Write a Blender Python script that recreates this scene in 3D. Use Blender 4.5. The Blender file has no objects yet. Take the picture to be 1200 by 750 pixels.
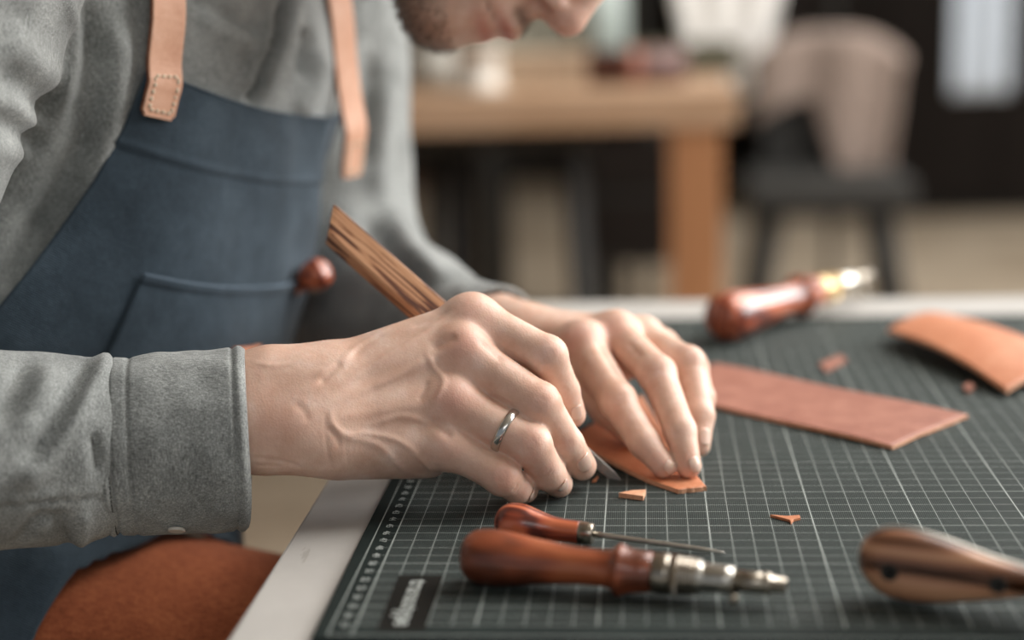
import bpy, bmesh, math, random
import numpy as np
from mathutils import Vector, Matrix

random.seed(7)
rng = np.random.RandomState(7)
C = bpy.context.scene.collection
S = 0.01                       # everything below is authored in centimetres

# ------------------------------------------------------------------ camera, world, lights, exposure
FPX = 1837.98                  # focal length in pixels of the 1200 px wide frame
PITCH, YAW, ROLL = 0.214074, -0.088483, 0.031187
CAM = np.array([12.2076, -61.9844, 25.9333])
_f = np.array([math.sin(YAW)*math.cos(PITCH), math.cos(YAW)*math.cos(PITCH), -math.sin(PITCH)])
_x0 = np.array([math.cos(YAW), -math.sin(YAW), 0.0]); _d0 = np.cross(_f, _x0)
_X = math.cos(ROLL)*_x0 + math.sin(ROLL)*_d0
_D = math.cos(ROLL)*_d0 - math.sin(ROLL)*_x0
cd = bpy.data.cameras.new('camera'); cam = bpy.data.objects.new('camera', cd); C.objects.link(cam)
m = Matrix.Identity(4)
for i in range(3):
    m[i][0], m[i][1], m[i][2], m[i][3] = _X[i], -_D[i], -_f[i], CAM[i]*S
cam.matrix_world = m
cd.sensor_width = 36; cd.lens = FPX/1200*36; cd.clip_start = 0.02
cd.dof.use_dof = True; cd.dof.focus_distance = 0.77; cd.dof.aperture_fstop = 2.45
bpy.context.scene.camera = cam

w = bpy.data.worlds.new('world'); bpy.context.scene.world = w; w.use_nodes = True
w.node_tree.nodes['Background'].inputs[0].default_value = (0.82, 0.90, 1.0, 1)
w.node_tree.nodes['Background'].inputs[1].default_value = 0.29

def area(name, loc, target, sx, sy, power, color):
    l = bpy.data.lights.new(name, 'AREA'); l.shape = 'RECTANGLE'; l.size = sx; l.size_y = sy
    l.energy = power; l.color = color
    o = bpy.data.objects.new(name, l); C.objects.link(o); o.location = loc
    o.rotation_euler = (Vector(target)-Vector(loc)).to_track_quat('-Z', 'Y').to_euler()
    return o
area('daylight_right_window', (3.4, 1.6, 1.35), (0, 0.25, 0.05), 3.0, 1.4, 196, (1.0, 0.985, 0.97))
area('front_fill_light', (1.3, -2.9, 1.9), (0, 0.3, 0.1), 2.6, 1.0, 19, (1.0, 0.99, 0.98))  # added soft fill from behind the camera; that side has no window
area('overhead_soft_light', (1.5, 0.9, 2.0), (0.1, 0.3, 0.0), 1.6, 1.2, 68, (1.0, 0.97, 0.94))  # added soft overhead light, no lamp fixture behind it
area('background_fill_light', (1.9, 3.9, 2.1), (0.6, 4.4, -0.55), 3.2, 1.6, 118, (1.0, 0.98, 0.95))  # added to brighten the background; the back wall has no window
vs = bpy.context.scene.view_settings
vs.view_transform = 'Standard'; vs.look = 'None'; vs.exposure = 0.0; vs.gamma = 1.0
vs.use_curve_mapping = False

# ------------------------------------------------------------------ helpers
def A(*v): return np.array(v, float)
def ray(px, py): return _f + _X*(px-600)/FPX + _D*(py-375)/FPX
def P(px, py, D): return CAM + ray(px, py)*D                     # pixel and depth -> point (cm)
def PZ(px, py, z=0.0):
    d = ray(px, py); return CAM + d*((z-CAM[2])/d[2])
def unit(v): v = np.asarray(v, float); return v/np.linalg.norm(v)

def rgb(h):
    h = h.lstrip('#'); out = []
    for i in (0, 2, 4):
        c = int(h[i:i+2], 16)/255
        out.append(c/12.92 if c <= .04045 else ((c+.055)/1.055)**2.4)
    return tuple(out)+(1,)

class NT:
    """tiny node-tree writer"""
    def __init__(s, name, rough=.6, metal=0.0, spec=.5):
        s.m = bpy.data.materials.new(name); s.m.use_nodes = True
        s.t = s.m.node_tree; s.n = s.t.nodes; s.b = s.n['Principled BSDF']
        s.b.inputs['Roughness'].default_value = rough; s.b.inputs['Metallic'].default_value = metal
        s.b.inputs['Specular IOR Level'].default_value = spec
        s.tc = None
    def node(s, typ, **kw):
        n = s.n.new(typ)
        for k, v in kw.items(): setattr(n, k, v)
        return n
    def link(s, a, b): s.t.links.new(a, b)
    def coord(s, scale=(1, 1, 1), rot=(0, 0, 0)):
        if s.tc is None: s.tc = s.node('ShaderNodeTexCoord')
        mp = s.node('ShaderNodeMapping'); mp.inputs['Scale'].default_value = scale; mp.inputs['Rotation'].default_value = rot
        s.link(s.tc.outputs['Object'], mp.inputs[0]); return mp.outputs[0]
    def noise(s, scale, detail=4, rough=.6, co=None, dist=0.0):
        n = s.node('ShaderNodeTexNoise'); n.inputs['Scale'].default_value = scale
        n.inputs['Detail'].default_value = detail; n.inputs['Roughness'].default_value = rough
        n.inputs['Distortion'].default_value = dist
        s.link(co if co is not None else s.coord(), n.inputs['Vector']); return n.outputs['Fac']
    def wave(s, scale, dist=0, detail=2, dscale=1, co=None, dirn='X', typ='BANDS'):
        n = s.node('ShaderNodeTexWave', wave_type=typ)
        if typ == 'BANDS': n.bands_direction = dirn
        n.inputs['Scale'].default_value = scale; n.inputs['Distortion'].default_value = dist
        n.inputs['Detail'].default_value = detail; n.inputs['Detail Scale'].default_value = dscale
        s.link(co if co is not None else s.coord(), n.inputs['Vector']); return n.outputs['Fac']
    def ramp(s, fac, stops):
        r = s.node('ShaderNodeValToRGB'); e = r.color_ramp.elements
        while len(e) < len(stops): e.new(.5)
        for el, (p, c) in zip(e, stops): el.position = p; el.color = rgb(c) if isinstance(c, str) else c
        s.link(fac, r.inputs[0]); return r.outputs[0]
    def mix(s, fac, a, b, mode='MIX'):
        n = s.node('ShaderNodeMix', data_type='RGBA', blend_type=mode)
        for sock, v in ((n.inputs[0], fac), (n.inputs[6], a), (n.inputs[7], b)):
            if isinstance(v, (int, float)): sock.default_value = v
            elif isinstance(v, str): sock.default_value = rgb(v)
            elif isinstance(v, tuple): sock.default_value = v
            else: s.link(v, sock)
        return n.outputs[2]
    def math(s, op, a, b=0.0, c=None):
        n = s.node('ShaderNodeMath', operation=op)
        for i, v in enumerate((a, b) if c is None else (a, b, c)):
            if isinstance(v, (int, float)): n.inputs[i].default_value = v
            else: s.link(v, n.inputs[i])
        return n.outputs[0]
    def color(s, c):
        if isinstance(c, str): s.b.inputs['Base Color'].default_value = rgb(c)
        else: s.link(c, s.b.inputs['Base Color'])
    def bump(s, h, strength=.3, dist=.001, prev=None):
        n = s.node('ShaderNodeBump'); n.inputs['Strength'].default_value = strength; n.inputs['Distance'].default_value = dist
        s.link(h, n.inputs['Height'])
        if prev is not None: s.link(prev, n.inputs['Normal'])
        s.link(n.outputs[0], s.b.inputs['Normal']); return n.outputs[0]
    def attr(s, name):
        n = s.node('ShaderNodeAttribute'); n.attribute_name = name; return n.outputs['Fac']

def plain(name, col, rough=.6, metal=0.0, var=.12, scale=40, bump=0.0, spec=.5):
    t = NT(name, rough, metal, spec)
    f = t.noise(scale, 4)
    dark = tuple(c*(1-var*2) for c in rgb(col)[:3])+(1,); lite = tuple(min(1, c*(1+var*2)) for c in rgb(col)[:3])+(1,)
    t.color(t.ramp(f, [(.3, dark), (.7, lite)]))
    if bump: t.bump(f, bump, .001)
    return t.m

# ---- mesh building
def mesh_obj(name, verts, faces, mat, parent=None, smooth=True, loc=None, scale=S):
    me = bpy.data.meshes.new(name)
    v = np.asarray(verts, float)*scale
    if isinstance(faces, np.ndarray):
        nf, k = faces.shape
        me.vertices.add(len(v)); me.vertices.foreach_set('co', v.astype(np.float32).ravel())
        me.loops.add(nf*k); me.loops.foreach_set('vertex_index', faces.astype(np.int32).ravel())
        me.polygons.add(nf); me.polygons.foreach_set('loop_start', np.arange(0, nf*k, k, dtype=np.int32))
        me.update(calc_edges=True); me.validate()
    else:
        me.from_pydata([tuple(q) for q in v], [], [tuple(int(i) for i in q) for q in faces])
    if smooth: me.polygons.foreach_set('use_smooth', [True]*len(me.polygons))
    me.materials.append(mat)
    o = bpy.data.objects.new(name, me); C.objects.link(o)
    if parent is not None: attach(o, parent)
    return o

def attach(o, parent):
    """parent a child whose mesh is authored in world space below an unrotated thing"""
    o.parent = parent
    l = Vector((0, 0, 0)); p = parent
    while p is not None:
        l += p.location; p = p.parent
    o.location = -l

def local(o, parent):           # parent a child authored in the thing's own space
    o.parent = parent; return o

def tag(o, label=None, cat=None, group=None, kind=None):
    if label: o['label'] = label
    if cat: o['category'] = cat
    if group: o['group'] = group
    if kind: o['kind'] = kind
    return o

def thing(name, label, cat, loc=(0, 0, 0), rot=(0, 0, 0), group=None):
    o = bpy.data.objects.new(name, None); C.objects.link(o); o.empty_display_size = .02
    o.location = loc; o.rotation_euler = rot
    return tag(o, label, cat, group)

class MB:
    def __init__(s): s.v = []; s.f = []
    def add(s, v, f):
        b = len(s.v); s.v += [tuple(map(float, q)) for q in v]; s.f += [tuple(int(i)+b for i in q) for q in f]; return s
    def box(s, c, d, R=None):
        c = np.asarray(c, float); h = np.asarray(d, float)/2
        v = [A(x, y, z)*h for x in (-1, 1) for y in (-1, 1) for z in (-1, 1)]
        if R is not None: v = [R@q for q in v]
        return s.add([c+q for q in v], [(0, 1, 3, 2), (4, 6, 7, 5), (0, 4, 5, 1), (2, 3, 7, 6), (0, 2, 6, 4), (1, 5, 7, 3)])
    def tube(s, pts, rad, n=12, caps=True):
        pts = [np.asarray(p, float) for p in pts]
        if isinstance(rad, (int, float)): rad = [rad]*len(pts)
        up = A(0, 0, 1) if abs(unit(pts[-1]-pts[0])[2]) < .9 else A(1, 0, 0)
        vs_ = []; fs = []
        for i, p in enumerate(pts):
            t = unit(pts[min(i+1, len(pts)-1)]-pts[max(i-1, 0)])
            a = unit(np.cross(up, t)); b = np.cross(t, a)
            for k in range(n):
                q = 2*math.pi*k/n; vs_.append(p+rad[i]*(math.cos(q)*a+math.sin(q)*b))
        for i in range(len(pts)-1):
            for k in range(n):
                k2 = (k+1) % n; fs.append((i*n+k, i*n+k2, (i+1)*n+k2, (i+1)*n+k))
        if caps: fs += [tuple(range(n))[::-1], tuple((len(pts)-1)*n+k for k in range(n))]
        return s.add(vs_, fs)
    def lathe(s, prof, n=32, sy=1.0, sz=1.0):         # profile [(x, r)] round the X axis
        return s.tube_prof(prof, n, sy, sz)
    def tube_prof(s, prof, n, sy, sz):
        vs_ = []; fs = []
        for x, r in prof:
            for k in range(n):
                q = 2*math.pi*k/n; vs_.append((x, r*sy*math.cos(q), r*sz*math.sin(q)))
        m_ = len(prof)
        for i in range(m_-1):
            for k in range(n):
                k2 = (k+1) % n; fs.append((i*n+k, (i+1)*n+k, (i+1)*n+k2, i*n+k2))
        fs += [tuple(range(n)), tuple((m_-1)*n+k for k in range(n))[::-1]]
        return s.add(vs_, fs)
    def obj(s, name, mat, parent=None, smooth=False, world=True, bevel=0.0):
        o = mesh_obj(name, s.v, s.f, mat, None, smooth)
        bm = bmesh.new(); bm.from_mesh(o.data); bmesh.ops.recalc_face_normals(bm, faces=bm.faces[:])
        if bevel: bmesh.ops.bevel(bm, geom=bm.edges[:], offset=bevel*S, segments=2, affect='EDGES', profile=.6)
        bm.to_mesh(o.data); bm.free()
        if parent is not None:
            attach(o, parent) if world else local(o, parent)
        return o

def spline(pts, n):
    """Catmull-Rom through rows of pts"""
    pts = np.asarray(pts, float); m_ = len(pts); out = []
    ext = np.vstack([2*pts[0]-pts[1], pts, 2*pts[-1]-pts[-2]])
    for q in np.linspace(0, m_-1-1e-9, n):
        i = int(q); t = q-i; p0, p1, p2, p3 = ext[i:i+4]
        out.append(.5*((2*p1)+(-p0+p2)*t+(2*p0-5*p1+4*p2-p3)*t*t+(-p0+3*p1-3*p2+p3)*t**3))
    return np.array(out)

# ---- signed-distance modelling (bodies and cloth)
BIG = 30.0
def smin(a, b, k):
    if k <= 0: return np.minimum(a, b)
    h = np.maximum(k-np.abs(a-b), 0)/k
    return np.minimum(a, b)-h*h*k*.25
class Cap:
    def __init__(s, a, b, ra, rb=None, k=.5, op='+'):
        s.a = np.asarray(a, float); s.b = np.asarray(b, float); s.ra = ra; s.rb = ra if rb is None else rb; s.k = k; s.op = op
        r = max(s.ra, s.rb); s.lo = np.minimum(s.a, s.b)-r; s.hi = np.maximum(s.a, s.b)+r
    def ev(s, x, y, z):
        ab = s.b-s.a; L = max(ab@ab, 1e-9)
        px, py, pz = x-s.a[0], y-s.a[1], z-s.a[2]
        t = np.clip((px*ab[0]+py*ab[1]+pz*ab[2])/L, 0, 1)
        return np.sqrt((px-t*ab[0])**2+(py-t*ab[1])**2+(pz-t*ab[2])**2)-(s.ra+t*(s.rb-s.ra))
class Ell:
    def __init__(s, c, r, axes=None, k=.5, op='+'):
        s.c = np.asarray(c, float); s.r = np.asarray(r, float); s.k = k; s.op = op
        s.M = np.eye(3) if axes is None else np.array([unit(q) for q in axes])
        e = np.sqrt(((s.M*s.r[:, None])**2).sum(0)); s.lo = s.c-e; s.hi = s.c+e
    def ev(s, x, y, z):
        px, py, pz = x-s.c[0], y-s.c[1], z-s.c[2]; k0 = 0; k1 = 0
        for i in range(3):
            q = px*s.M[i, 0]+py*s.M[i, 1]+pz*s.M[i, 2]
            k0 = k0+(q/s.r[i])**2; k1 = k1+(q/s.r[i]**2)**2
        k0 = np.sqrt(k0); k1 = np.sqrt(k1)+1e-6
        return k0*(k0-1)/k1
class Grp:
    def __init__(s, items, k=.5, op='+'):
        s.items = items; s.k = k; s.op = op
        add = [i for i in items if i.op == '+']
        s.lo = np.min([i.lo for i in add], 0); s.hi = np.max([i.hi for i in add], 0)
    def ev(s, x, y, z):
        out = None
        for it in s.items:
            d = it.ev(x, y, z)
            if out is None: out = d
            elif it.op == '+': out = smin(out, d, it.k)
            else: out = -smin(-out, d, it.k)
        return out
    def at(s, p): p = np.atleast_2d(p); return s.ev(p[:, 0], p[:, 1], p[:, 2])
def field(node, xs, ys, zs, pad):
    X, Y, Z = xs[:, None, None], ys[None, :, None], zs[None, None, :]
    if not isinstance(node, Grp): return node.ev(X, Y, Z).astype(np.float32)
    out = np.full((len(xs), len(ys), len(zs)), BIG, np.float32)
    for it in node.items:
        e = it.k+pad; sl = []
        for ax, g in enumerate((xs, ys, zs)):
            i0 = np.searchsorted(g, it.lo[ax]-e); i1 = np.searchsorted(g, it.hi[ax]+e); sl.append(slice(i0, i1))
        if any(q.stop-q.start < 1 for q in sl): continue
        sub = field(it, xs[sl[0]], ys[sl[1]], zs[sl[2]], pad); sl = tuple(sl)
        if it.op == '+': out[sl] = smin(out[sl], sub, it.k)
        else: out[sl] = -smin(-out[sl], sub, it.k)
    return out
def nets(node, lo, hi, h):
    lo = np.asarray(lo, float); hi = np.asarray(hi, float)
    xs, ys, zs = [np.arange(lo[i], hi[i]+h*.5, h) for i in range(3)]
    F = field(node, xs, ys, zs, 2.5*h+.3); s = F < 0
    n0, n1, n2 = [q-1 for q in F.shape]
    c = np.zeros((n0, n1, n2), np.int8)
    for i in (0, 1):
        for j in (0, 1):
            for k in (0, 1): c += s[i:i+n0, j:j+n1, k:k+n2]
    I, J, K = np.nonzero((c > 0) & (c < 8))
    idx = np.full((n0, n1, n2), -1, np.int64); idx[I, J, K] = np.arange(len(I))
    acc = np.zeros((len(I), 3)); cnt = np.zeros(len(I))
    cor = [(i, j, k) for i in (0, 1) for j in (0, 1) for k in (0, 1)]
    val = {q: F[I+q[0], J+q[1], K+q[2]] for q in cor}
    for q in cor:
        for ax in range(3):
            if q[ax] == 1: continue
            r = list(q); r[ax] = 1; r = tuple(r); f0, f1 = val[q], val[r]
            mk = (f0 < 0) != (f1 < 0); t = np.where(mk, f0/np.where(mk, f0-f1, 1), 0)
            for d in range(3): acc[:, d] += np.where(mk, q[d]+(t if d == ax else 0), 0)
            cnt += mk
    v = np.stack([xs[0]+(I+acc[:, 0]/cnt)*h, ys[0]+(J+acc[:, 1]/cnt)*h, zs[0]+(K+acc[:, 2]/cnt)*h], 1)
    Q = []
    for ax in range(3):
        o1, o2 = (ax+1) % 3, (ax+2) % 3
        a = [slice(None)]*3; b = [slice(None)]*3
        a[ax] = slice(0, -1); b[ax] = slice(1, None)
        ch = s[tuple(a)] != s[tuple(b)]
        E_ = np.stack(np.nonzero(ch), 1)
        ok = (E_[:, o1] >= 1) & (E_[:, o2] >= 1) & (E_[:, o1] < F.shape[o1]-1) & (E_[:, o2] < F.shape[o2]-1)
        E_ = E_[ok]
        def cell(d1, d2):
            q = E_.copy(); q[:, o1] += d1; q[:, o2] += d2; return idx[q[:, 0], q[:, 1], q[:, 2]]
        qd = np.stack([cell(-1, -1), cell(0, -1), cell(0, 0), cell(-1, 0)], 1)
        ins = s[E_[:, 0], E_[:, 1], E_[:, 2]]
        qd[~ins] = qd[~ins][:, ::-1]; Q.append(qd)
    return v, np.vstack(Q)
def vnormals(v, q):
    n = np.cross(v[q[:, 2]]-v[q[:, 0]], v[q[:, 3]]-v[q[:, 1]]); out = np.zeros_like(v)
    for k in range(4):
        for d in range(3): out[:, d] += np.bincount(q[:, k], n[:, d], len(v))
    return out/(np.linalg.norm(out, axis=1)[:, None]+1e-12)
def relax(v, q, it=2, lam=.5):
    e = np.vstack([q[:, [0, 1]], q[:, [1, 2]], q[:, [2, 3]], q[:, [3, 0]]]); e = np.vstack([e, e[:, ::-1]])
    deg = np.bincount(e[:, 0], minlength=len(v))+1e-9
    for _ in range(it):
        av = np.stack([np.bincount(e[:, 0], v[e[:, 1], d], len(v)) for d in range(3)], 1)/deg[:, None]
        v = v+lam*(av-v)
    return v
def seg_dist(v, pts):
    """distance of points to a polyline, and the arc fraction of the nearest spot"""
    best = np.full(len(v), 1e9); frac = np.zeros(len(v)); n = len(pts)-1
    for i in range(max(n, 1)):
        a = pts[i]; b = pts[min(i+1, n)]; ab = b-a; L = max(ab@ab, 1e-9)
        t = np.clip((v-a)@ab/L, 0, 1); d = np.linalg.norm(v-a-t[:, None]*ab, axis=1)
        mk = d < best; best[mk] = d[mk]; frac[mk] = (i+t[mk])/max(n, 1)
    return best, frac
def strokes(v, nrm, items, fade=True):
    """raise (or sink) the surface along painted 3-D lines: items = (points, amplitude, width)"""
    disp = np.zeros(len(v))
    for pts, amp, wd in items:
        pts = np.asarray(pts, float)
        mk = np.all((v > pts.min(0)-3*wd) & (v < pts.max(0)+3*wd), 1)
        if not mk.any(): continue
        d, fr = seg_dist(v[mk], pts); g = np.exp(-(d/wd)**2)
        if fade and len(pts) > 1: g = g*np.clip(np.minimum(fr, 1-fr)*5+.15, 0, 1)
        disp[mk] += amp*g
    return v+nrm*disp[:, None]
def mask(v, spots):
    out = np.zeros(len(v))
    for p, r, a in spots: out = np.maximum(out, a*np.exp(-(np.linalg.norm(v-p, axis=1)/r)**2))
    return out
def hit(node, px, py, d0=60., d1=125., step=.15):
    D = np.arange(d0, d1, step); p = CAM+ray(px, py)*D[:, None]; f = node.at(p)
    i = np.argmax(f < 0)
    if f[i] >= 0: return None
    t = f[i-1]/(f[i-1]-f[i]) if i > 0 else 0
    return CAM+ray(px, py)*(D[max(i-1, 0)]+t*step)
def line_on(node, pxs, n=24, **kw):
    q = spline(pxs, n); out = [hit(node, a, b, **kw) for a, b in q]
    return np.array([o for o in out if o is not None])
def add_attr(o, name, vals):
    a = o.data.attributes.new(name, 'FLOAT', 'POINT'); a.data.foreach_set('value', np.asarray(vals, np.float32))

# ------------------------------------------------------------------ materials
def skin_material():
    t = NT('skin', .46, 0, .42)
    n1 = t.noise(70, 5, .6); n2 = t.noise(260, 4, .6)
    base = t.ramp(n1, [(.3, '#d3aa94'), (.55, '#e2bfab'), (.75, '#edd2c3')])
    base = t.mix(t.math('MULTIPLY', n2, .22), base, '#c2967f')
    base = t.mix(t.math('MULTIPLY', t.attr('red'), .55), base, '#c98272')
    base = t.mix(t.attr('stubble'), base, '#5d4636')
    base = t.mix(t.attr('lip'), base, '#b26b5d')
    t.color(base)
    t.b.inputs['Subsurface Weight'].default_value = .22
    t.b.inputs['Subsurface Radius'].default_value = (1.0, .35, .2); t.b.inputs['Subsurface Scale'].default_value = .004
    v = t.node('ShaderNodeTexVoronoi'); v.inputs['Scale'].default_value = 900; t.link(t.coord(), v.inputs['Vector'])
    b1 = t.bump(v.outputs['Distance'], .12, .0005)
    t.bump(t.noise(220, 5, .7, t.coord((1, 1, .5))), .35, .0006, b1)
    return t.m
def cloth(name, dark, mid, lite, weave=1500, bump=.5, rot=(0, .3, 0), wear=30):
    t = NT(name, .92, 0, .15)
    a = t.noise(weave, 2, .7, t.coord((1, 1, .12), rot)); b = t.noise(weave, 2, .7, t.coord((.12, 1, 1), rot))
    th = t.math('ADD', t.math('MULTIPLY', a, .5), t.math('MULTIPLY', b, .5))
    big = t.noise(wear, 5, .6)
    f = t.math('ADD', t.math('MULTIPLY', th, .75), t.math('MULTIPLY', big, .25))
    t.color(t.ramp(f, [(.38, dark), (.5, mid), (.62, lite)]))
    t.b.inputs['Sheen Weight'].default_value = .15
    b1 = t.bump(th, bump, .0008)
    t.bump(t.noise(wear*6, 4, .6), .25, .002, b1)
    return t.m
M_skin = skin_material()
M_shirt = cloth('grey_chambray', '#565957', '#868987', '#b9bcb9', 2300)
M_trouser = cloth('rust_cotton', '#7d4128', '#a35a3a', '#bb7049', 900, .3)
def twill():
    t = NT('navy_twill', .88, 0, .2)
    co = t.coord((1, 1, 1), (0, .0, 0))
    wv = t.wave(430, .6, 2, 3, t.coord((.5, .5, 1)), 'DIAGONAL')
    n = t.noise(900, 3, .7); big = t.noise(22, 5, .65)
    f = t.math('ADD', t.math('ADD', t.math('MULTIPLY', wv, .12), t.math('MULTIPLY', n, .33)), t.math('MULTIPLY', big, .55))
    t.color(t.ramp(f, [(.3, '#28323a'), (.52, '#394650'), (.72, '#56646f')]))
    b1 = t.bump(wv, .35, .0006); t.bump(big, .4, .004, b1)
    t.b.inputs['Sheen Weight'].default_value = .1
    return t.m
M_apron = twill()
M_thread_pale = plain('pale_thread', '#d9cbb4', .8)
M_thread_blue = plain('blue_thread', '#6f8090', .85)
M_thread_grey = plain('grey_thread', '#3c3f3e', .9)
def leather(name, dark, mid, lite, rough=.55, bump=.25, scale=60):
    t = NT(name, rough, 0, .4)
    n = t.noise(scale, 6, .65); f = t.noise(scale*14, 3, .6)
    t.color(t.ramp(t.math('ADD', t.math('MULTIPLY', n, .7), t.math('MULTIPLY', f, .3)), [(.32, dark), (.5, mid), (.7, lite)]))
    b = t.bump(f, bump, .0006); t.bump(n, .2, .002, b); return t.m
M_strap = leather('veg_tan_strap', '#cf9a7e', '#dcab8f', '#e6bda4', .5)
M_strap_edge = leather('raw_strap_edge', '#5a3522', '#8a5238', '#b07a58', .9, .8, 200)
M_lea_red = leather('chestnut_leather', '#885445', '#9c6654', '#b07b68', .6)
M_lea_orange = leather('orange_tan_leather', '#b36b48', '#c57f5a', '#d29573', .5)
M_lea_edge = leather('cut_leather_edge', '#c98a68', '#dba684', '#e8bb9b', .85, .4, 200)
def wood(name, stops, scale=40, stretch=(.12, 1, 1), dist=2.0, rough=.4, coat=0.0, rot=(0, 0, 0), fine=.2):
    t = NT(name, rough, 0, .5)
    wv = t.wave(scale, dist*2, 3, 1.2, t.coord(stretch, rot), 'Y'); n = t.noise(scale*5, 4, .6, t.coord((stretch[0]*.5, 1, 1), rot))
    f = t.math('ADD', t.math('MULTIPLY', wv, 1-fine), t.math('MULTIPLY', n, fine))
    t.color(t.ramp(f, stops)); t.bump(n, .1, .0005)
    t.b.inputs['Coat Weight'].default_value = coat; t.b.inputs['Coat Roughness'].default_value = .15
    return t.m
def zebra():
    t = NT('zebrano_wood', .45, 0, .5)
    a = t.noise(430, 2, .5, t.coord((.045, 1, .6)), .6); b = t.noise(1500, 3, .6, t.coord((.03, 1, 1)))
    f = t.math('ADD', t.math('MULTIPLY', a, .85), t.math('MULTIPLY', b, .15))
    t.color(t.ramp(f, [(.40, '#4d2b1b'), (.465, '#74452c'), (.50, '#bb8862'), (.7, '#d2a580')])); t.bump(b, .15, .0004)
    return t.m
M_zebra = zebra()
M_walnut = wood('oiled_brown_wood', [(.25, '#35190f'), (.42, '#6d3620'), (.58, '#994e2f'), (.78, '#b86c43')], 16, (.45, 1, 1), 7, .33, .3, fine=.7)
M_redwood = wood('red_lacquered_wood', [(.15, '#5a2216'), (.42, '#a04a31'), (.8, '#c66d49')], 60, (.12, 1, 1), 4, .3, .5)
M_darkwood = wood('striped_rosewood', [(.15, '#4d3020'), (.42, '#86583d'), (.62, '#a9785a'), (.85, '#bd8f6e')], 26, (.08, 1, 1), 4, .4, .2, fine=.4)
def metal(name, col, rough=.3, var=.1):
    t = NT(name, rough, 1.0)
    f = t.noise(150, 4); d = tuple(c*(1-var*2) for c in rgb(col)[:3])+(1,)
    t.color(t.ramp(f, [(.35, d), (.65, rgb(col))])); t.bump(t.noise(600, 2, .5, t.coord((.1, 1, 1))), .05, .0003)
    return t.m
M_steel = metal('brushed_steel', '#c3bfb6', .3)
M_nickel = metal('worn_nickel', '#a9a093', .28)
M_brass = metal('worn_brass', '#c9ad82', .3)
M_silver = metal('silver', '#d6d3cd', .22)
M_blade = metal('polished_blade', '#eceae6', .42)
M_blade.node_tree.nodes['Principled BSDF'].inputs['Metallic'].default_value = .6
M_nail = NT('fingernail', .3, 0, .5); M_nail.color('#dfbcab'); M_nail.b.inputs['Subsurface Weight'].default_value = .2
M_nail.b.inputs['Subsurface Scale'].default_value = .003; M_nail = M_nail.m
M_hair = plain('brown_hair', '#4a3628', .6)
M_white = plain('white_ceramic', '#c4bdb2', .45)
M_black = plain('matte_black', '#23221f', .7)
M_dark = plain('dark_brown_black', '#19130f', .8, spec=.2)

# ------------------------------------------------------------------ the room
FLOOR = -75.0
t = NT('concrete_floor', .55); f1 = t.noise(2.2, 6, .65)
t.color(t.ramp(f1, [(.3, '#8d7d69'), (.5, '#a39480'), (.7, '#b3a592')])); t.bump(t.noise(40, 4), .15, .003); M_floor = t.m
t = NT('dark_plaster', .85); t.color(t.ramp(t.noise(3, 5), [(.3, '#17130f'), (.7, '#262019')])); t.bump(t.noise(60, 4), .2, .003); M_wallback = t.m
M_wall = plain('pale_plaster', '#a8a298', .85, 0, .05, 6, .2)
M_frame = plain('white_paint', '#d0ccc4', .5)
def struct(name, mb, mat):
    o = mb.obj(name, mat); o['kind'] = 'structure'; return o
XL, XR, YB, YF, ZC = -420., 420., 735., -330., 225.
struct('floor', MB().box((0, (YB+YF)/2, FLOOR-2), (XR-XL, YB-YF, 4)), M_floor)
struct('ceiling', MB().box((0, (YB+YF)/2, ZC+2), (XR-XL, YB-YF, 4)), M_wall)
struct('wall_back', MB().box((0, YB+4, (ZC+FLOOR)/2), (XR-XL, 8, ZC-FLOOR)), M_wallback)
struct('wall_left', MB().box((XL-4, (YB+YF)/2, (ZC+FLOOR)/2), (8, YB-YF, ZC-FLOOR)), M_wall)
wr = MB()                                     # right wall, with a window opening
W0, W1, WZ0, WZ1 = -20., 340., 30., 212.
wr.box((XR+4, (YF+W0)/2, (ZC+FLOOR)/2), (8, W0-YF, ZC-FLOOR)).box((XR+4, (W1+YB)/2, (ZC+FLOOR)/2), (8, YB-W1, ZC-FLOOR))
wr.box((XR+4, (W0+W1)/2, (WZ0+FLOOR)/2), (8, W1-W0, WZ0-FLOOR)).box((XR+4, (W0+W1)/2, (WZ1+ZC)/2), (8, W1-W0, ZC-WZ1))
struct('wall_right', wr, M_wall)
wf = MB()
for y in (W0+2, (W0+W1)/2, W1-2): wf.box((XR+4, y, (WZ0+WZ1)/2), (6, 4, WZ1-WZ0))
for z in (WZ0+2, WZ1-2): wf.box((XR+4, (W0+W1)/2, z), (6, W1-W0, 4))
struct('window_1', wf, M_frame)
struct('baseboard_back', MB().box((0, YB-1, FLOOR+6), (XR-XL, 2, 12)), M_dark)

# ------------------------------------------------------------------ the work table and the cutting mat
t = NT('pale_tabletop', .5); f1 = t.noise(14, 6, .7); f2 = t.noise(120, 4, .7, t.coord((1, .2, 1)))
c = t.ramp(f1, [(.3, '#aeaba6'), (.6, '#b9b6b1'), (.8, '#c2bfba')])
c = t.mix(t.math('MULTIPLY', t.math('GREATER_THAN', f2, .69), .35), c, '#7c746a'); t.color(c); M_table = t.m
TB = (-5.2, 118., -24., 65.0)                 # x0, x1, y0, y1
table = thing('work_table', 'large pale grey work table under the black cutting mat', 'table', (0.5, .2, FLOOR*S))
MB().box(((TB[0]+TB[1])/2, (TB[2]+TB[3])/2, -1.8), (TB[1]-TB[0], TB[3]-TB[2], 3.0)).obj('tabletop', M_table, table, bevel=.15)
MB().box(((TB[0]+TB[1])/2, (TB[2]+TB[3])/2, -5.8), (TB[1]-TB[0]-76, TB[3]-TB[2]-10, 5.0)).obj('table_frame', M_black, table)
for x in (TB[0]+41, TB[1]-41):
    for y in (TB[2]+9, TB[3]-9):
        MB().box((x, y, (FLOOR-8.3)/2), (5, 5, -FLOOR-8.3)).obj('table_leg', M_black, table, bevel=.3)

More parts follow.
